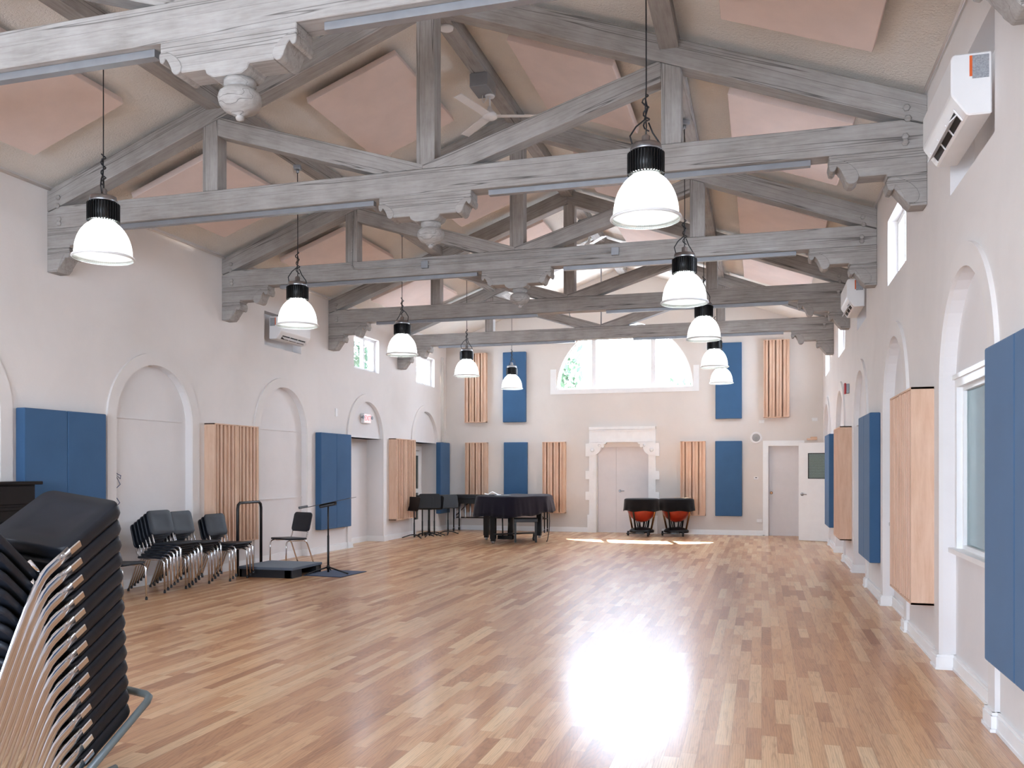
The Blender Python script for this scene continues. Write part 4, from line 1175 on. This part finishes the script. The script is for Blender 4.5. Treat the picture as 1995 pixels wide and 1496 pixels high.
# papers on the cover
pp = view_pt(960, 17.75)
m = MB(); 
pts = []
for i in range(9):
    row = []
    for j in range(7):
        x, y = (i/8-.5)*.34, (j/6-.5)*.28
        row.append(m.bm.verts.new((x, y, .012+.085*abs(math.sin(3*x*4+1.2))*math.exp(-((x+.06)/.13)**2)+.008*math.sin(20*y))))
    pts.append(row)
for i in range(8):
    for j in range(6): m.bm.faces.new((pts[i][j], pts[i+1][j], pts[i+1][j+1], pts[i][j+1])).smooth = True
o = m.build('crumpled_paper', M['paper'], None, (pp.x, pp.y, .98), (0, 0, .3)); o.modifiers.new('t', 'SOLIDIFY').thickness = .003
tag(o, 'crumpled white sheet lying on the covered piano', 'paper')
pp = view_pt(979, 17.55)
m = MB(); m.rbox((-.15, -.11, 0), (.15, .11, .018), .004, 1); tag(m.build('book', M['label'], None, (pp.x, pp.y, .981), (0, 0, .5)), 'flat grey folder on the covered piano beside the white sheet', 'folder')
# bench under the piano
b0 = view_pt(1024, 18.15)
root = tag(empty('piano_bench', (b0.x, b0.y, 0), (0, 0, R(16))), 'black piano bench tucked under the covered piano', 'bench')
m = MB(); m.rbox((-.25, -.17, .42), (.25, .17, .50), .012); m.build('seat', M['black'], root)
for sx in (-1, 1):
    for sy in (-1, 1):
        m = MB(); m.box((sx*.215-.022, sy*.14-.022, 0), (sx*.215+.022, sy*.14+.022, .42)); m.build('leg', M['lacquer'], root)
m = MB(); sp = view_pt(1070, 17.95)
m.tube([(sp.x, sp.y, .62), (sp.x+.01, sp.y, .45), (sp.x-.0, sp.y, .25), (sp.x-.03, sp.y-.02, .06), (sp.x-.05, sp.y-.03, .02)], .009, 6)
tag(m.build('strap', M['black']), 'dark strap hanging from the right end of the piano cover', 'strap')

# ------------------------------------------------------------------ marimba against the back wall
root = tag(empty('marimba', (-6.1, 20.27, 0)), 'black covered marimba with silver resonator tubes along the back wall', 'marimba')
m = MB(); m.prism([(-1.22, -.30), (1.2, -.2), (1.2, .22), (-1.22, .26)], lambda u, v, w: (u, v, w), .80, .895, .012); m.build('cover', M['black'], root)
m = MB(); m.prism([(-1.2, -.29), (1.18, -.19), (1.18, -.17), (-1.2, -.27)], lambda u, v, w: (u, v, w), .68, .80); m.build('side_rail', M['blkmetal'], root)
for k in range(18):
    f = k/17; x = -1.12+2.2*f; L = .46*(1-.78*f)
    m = MB(); m.lathe([(.021, .76-L), (.022, .765-L), (.022, .76)], (x, -.20+.06*f, 0), 12); m.build('resonator', M['steel'], root)
for sx, w in ((-1.16, .2), (1.12, .15)):
    for sy in (-1, 1):
        m = MB(); m.tube([(sx, sy*w, .80), (sx, sy*w, .09)], .017, 8); m.lathe([(.012, -.014), (.042, -.012), (.042, .012), (.012, .014)], (sx, sy*w, .043), 14, 'x'); m.build('leg', M['blkmetal'], root)
    m = MB(); m.tube([(sx, -w, .33), (sx, w, .33)], .013, 8); m.tube([(sx, -w, .33), (sx+(.35 if sx < 0 else -.35), -w*.5, .70)], .012, 8); m.build('end_brace', M['blkmetal'], root)
m = MB(); m.tube([(-1.16, 0, .33), (1.12, 0, .33)], .014, 8); m.build('cross_bar', M['blkmetal'], root)

# ------------------------------------------------------------------ timpani
def make_timpano(x, y, r, label, lab2):
    root = tag(empty('timpano', (x, y, 0)), label, 'kettledrum', 'pair of timpani')
    m = MB(); prof = [(.02, .31)]
    for k in range(1, 11):
        a = k/10*PI/2; prof.append((r*.9*math.sin(a), .31+(.40)*(1-math.cos(a))))
    m.lathe(prof+[(r*.9, .80)], n=36); m.build('bowl', M['copper'], root)
    m = MB(); m.lathe([(r*.9, .79), (r*.95, .79), (r*.95, .815), (r*.9, .82), (.0, .822)], n=36, cap=False); m.build('drum_head', M['paper'], root)
    for k in range(4):
        a = PI/4+k*PI/2+.35
        c, s = math.cos(a), math.sin(a)
        m = MB(); m.tube([(c*r*.97, s*r*.97, .80), (c*r*.93, s*r*.93, .60), (c*r*.66, s*r*.66, .16)], .022, 8); m.build('strut', M['brass'] if k in (1, 3) else M['blkmetal'], root)
    m = MB(); m.lathe([(.05, .07), (r*.72, .08), (r*.74, .12), (r*.6, .17), (.1, .20)], n=24); 
    for k in range(6):
        a = k*PI/3; m.tube([(math.cos(a)*.08, math.sin(a)*.08, .18), (math.cos(a)*.12, math.sin(a)*.12, .36)], .012, 6)
    m.build('base', M['blkmetal'], root)
    m = MB(); m.box((-.09, -r*.95, .06), (.09, -r*.4, .10)); m.tube([(-.05, -r*.9, .08), (-.3, -r*.85, .07)], .014, 6); m.build('pedal', M['blkmetal'], root)
    for k in range(3):
        a = -PI/2+.6+k*2*PI/3
        m = MB(); m.lathe([(.015, -.02), (.055, -.018), (.055, .018), (.015, .02)], (math.cos(a)*r*.8, math.sin(a)*r*.8, .056), 16, 'x'); m.build('caster', M['black'], root)
    # cover
    n = 96; m = MB(); rings = []
    for rr, z, f in ((.1, .850, 0), (.6*r, .848, 0), (.93*r, .845, 0), (.99*r, .838, 0), (1.02*r, .82, 0), (1.035*r, .74, .4), (1.05*r, .65, .8), (1.07*r, .575, 1)):
        rings.append([m.bm.verts.new(((rr+f*.010*math.sin(k*.7+.5*math.sin(k*.2)))*math.cos(2*PI*k/n), (rr+f*.010*math.sin(k*.7))*math.sin(2*PI*k/n), z+.012*f*math.sin(k*.35))) for k in range(n)])
    for a, b in zip(rings, rings[1:]):
        for k in range(n): m.bm.faces.new((a[k], a[(k+1)%n], b[(k+1)%n], b[k])).smooth = True
    m.bm.faces.new(rings[0])
    o = m.build('drum_cover', M['blackcloth'], None, (x, y, 0)); q = o.modifiers.new('t', 'SOLIDIFY'); q.thickness = .004; q.offset = 1
    tag(o, lab2, 'drum cover', 'timpani covers')
make_timpano(-2.63, 19.86, .385, 'left kettledrum with orange red bowl before the double door', 'black cover on the left kettledrum')
make_timpano(-1.87, 20.06, .385, 'right kettledrum with orange red bowl before the slat panel', 'black cover on the right kettledrum with beige cloth')
m = MB(); pts = []
for i in range(9):
    row = []
    for j in range(7):
        x, y = (i/8-.5)*.34, (j/6-.5)*.2
        row.append(m.bm.verts.new((x, y, .010+.016*abs(math.sin(11*x+7*y)))))
    pts.append(row)
for i in range(8):
    for j in range(6): m.bm.faces.new((pts[i][j], pts[i+1][j], pts[i+1][j+1], pts[i][j+1])).smooth = True
o = m.build('folded_cloth', simple('beige_linen', (214, 190, 158), .9), None, (-1.72, 19.95, .853)); o.modifiers.new('t', 'SOLIDIFY').thickness = .004
tag(o, 'small beige cloth on the right kettledrum cover', 'cloth')

# ------------------------------------------------------------------ outdoors
def tree(x, y, h, cr, seed, label):
    rg = random.Random(seed)
    root = tag(empty('tree', (x, y, 0)), label, 'tree', 'trees outside')
    m = MB(); tops = []
    m.tube([(0, 0, 0), (.1, 0, h*.35), (.05, .1, h*.6)], [.16, .12, .08], 8)
    for k in range(9):
        a = rg.random()*2*PI; zz = h*(.35+.3*rg.random()); e = Vector((math.cos(a)*cr*.8, math.sin(a)*cr*.8, zz+h*.25*rg.random()+.3))
        m.tube([(.05, .05, zz), tuple(e*.55+Vector((0, 0, zz*.45))), tuple(e)], [.05, .035, .012], 6); tops.append(e)
    m.build('trunk', M['bark'], root)
    m = MB()
    for k in range(1500):
        t = rg.choice(tops); c = t+Vector((rg.gauss(0, cr*.3), rg.gauss(0, cr*.3), rg.gauss(0, h*.09)))
        s = .10+.09*rg.random(); a = Euler((rg.random()*6, rg.random()*6, rg.random()*6)).to_matrix()
        m.face([c+a @ Vector(v)*s for v in ((-1, 0, 0), (0, -.45, .1), (1, 0, 0), (0, .45, .1))])
    m.build('foliage', M['leaf'], root, normals=False)
tree(-7.6, 27.5, 6.3, 1.5, 3, 'tree outside behind the left pane of the half round window')
tree(-1.9, 33, 4.9, 1.0, 5, 'low tree outside behind the right pane of the half round window')
tree(-14.0, 25.2, 6.6, 1.6, 8, 'leafy tree outside the nearer high window of the left wall')
tree(-14.5, 31.5, 6.6, 1.6, 9, 'leafy tree outside the farther high window of the left wall')
root = tag(empty('neighbour_house', (-5.6, 40, 0)), 'pale house roof outside the middle pane of the half round window', 'house')
m = MB(); m.box((-2.4, 0, 0), (2.4, 5, 4.9)); m.build('house_wall', M['outwall'], root)
m = MB(); m.prism([(-2.7, 4.85), (2.7, 4.85), (.9, 6.15), (-.9, 6.15)], lambda u, v, w: (u, w, v), -.4, 5.4); m.build('roof', M['roofout'], root)

# ------------------------------------------------------------------ light
SKY = 26.0
wd = bpy.data.worlds.new('sky'); scn.world = wd; wd.use_nodes = True
nt = wd.node_tree; nt.nodes.clear()
o = nt.nodes.new('ShaderNodeOutputWorld'); bg = nt.nodes.new('ShaderNodeBackground')
tc = nt.nodes.new('ShaderNodeTexCoord'); sp = nt.nodes.new('ShaderNodeSeparateXYZ'); rp = nt.nodes.new('ShaderNodeValToRGB')
nt.links.new(tc.outputs['Generated'], sp.inputs[0]); nt.links.new(sp.outputs[2], rp.inputs[0])
e = rp.color_ramp.elements
e[0].position = 0; e[0].color = (.76, .87, 1.02, 1); e[1].position = .7; e[1].color = (.60, .77, 1.05, 1)
bg.inputs[1].default_value = SKY
nt.links.new(rp.outputs[0], bg.inputs[0]); nt.links.new(bg.outputs[0], o.inputs[0])
sd = bpy.data.lights.new('sun', 'SUN'); so = bpy.data.objects.new('sun', sd); col.objects.link(so)
sd.energy = 60; sd.angle = R(.6); sd.color = (1, .95, .86)
so.rotation_euler = Vector((.59, -2.12, -3.45)).to_track_quat('-Z', 'Y').to_euler(); so.location = (-6, 30, 15)
def portal(c, rx, ry, direction):
    l = bpy.data.lights.new('portal', 'AREA'); l.shape = 'RECTANGLE'; l.size = rx; l.size_y = ry
    l.cycles.is_portal = True
    ob = bpy.data.objects.new('portal', l); col.objects.link(ob); ob.location = c
    ob.rotation_euler = Vector(direction).to_track_quat('-Z', 'Z' if abs(direction[2]) < .5 else 'Y').to_euler()
portal((WC, YB+.22, WZ+.8), 3.3, 1.7, (0, -1, 0))
for a, b, c, d in FWIN: portal(((a+b)/2, YF-.22, (c+d)/2), b-a, d-c, (0, 1, 0))
for y0, y1, z0, z1 in left_hi: portal((XL-.23, (y0+y1)/2, (z0+z1)/2), y1-y0, z1-z0, (1, 0, 0))
for y0, y1, z0, z1 in right_hi: portal((XR+.23, (y0+y1)/2, (z0+z1)/2), y1-y0, z1-z0, (-1, 0, 0))

# ------------------------------------------------------------------ camera
cd = bpy.data.cameras.new('camera'); co = bpy.data.objects.new('camera', cd); col.objects.link(co)
co.location = (0, 0, 1.52); co.rotation_euler = (PI/2, 0, .2800)
cd.sensor_fit = 'HORIZONTAL'; cd.sensor_width = 36; cd.lens = 1690.7/1995*36
cd.shift_y = (914-748)/1995
cd.clip_start = .05
scn.camera = co
vs = scn.view_settings
vs.view_transform = 'Standard'; vs.look = 'None'; vs.gamma = 1; vs.use_curve_mapping = False
vs.exposure = .17
for k_, v_ in LABELS.items():
    if len(v_) > 1: print('DUPLICATE LABEL', k_, v_)
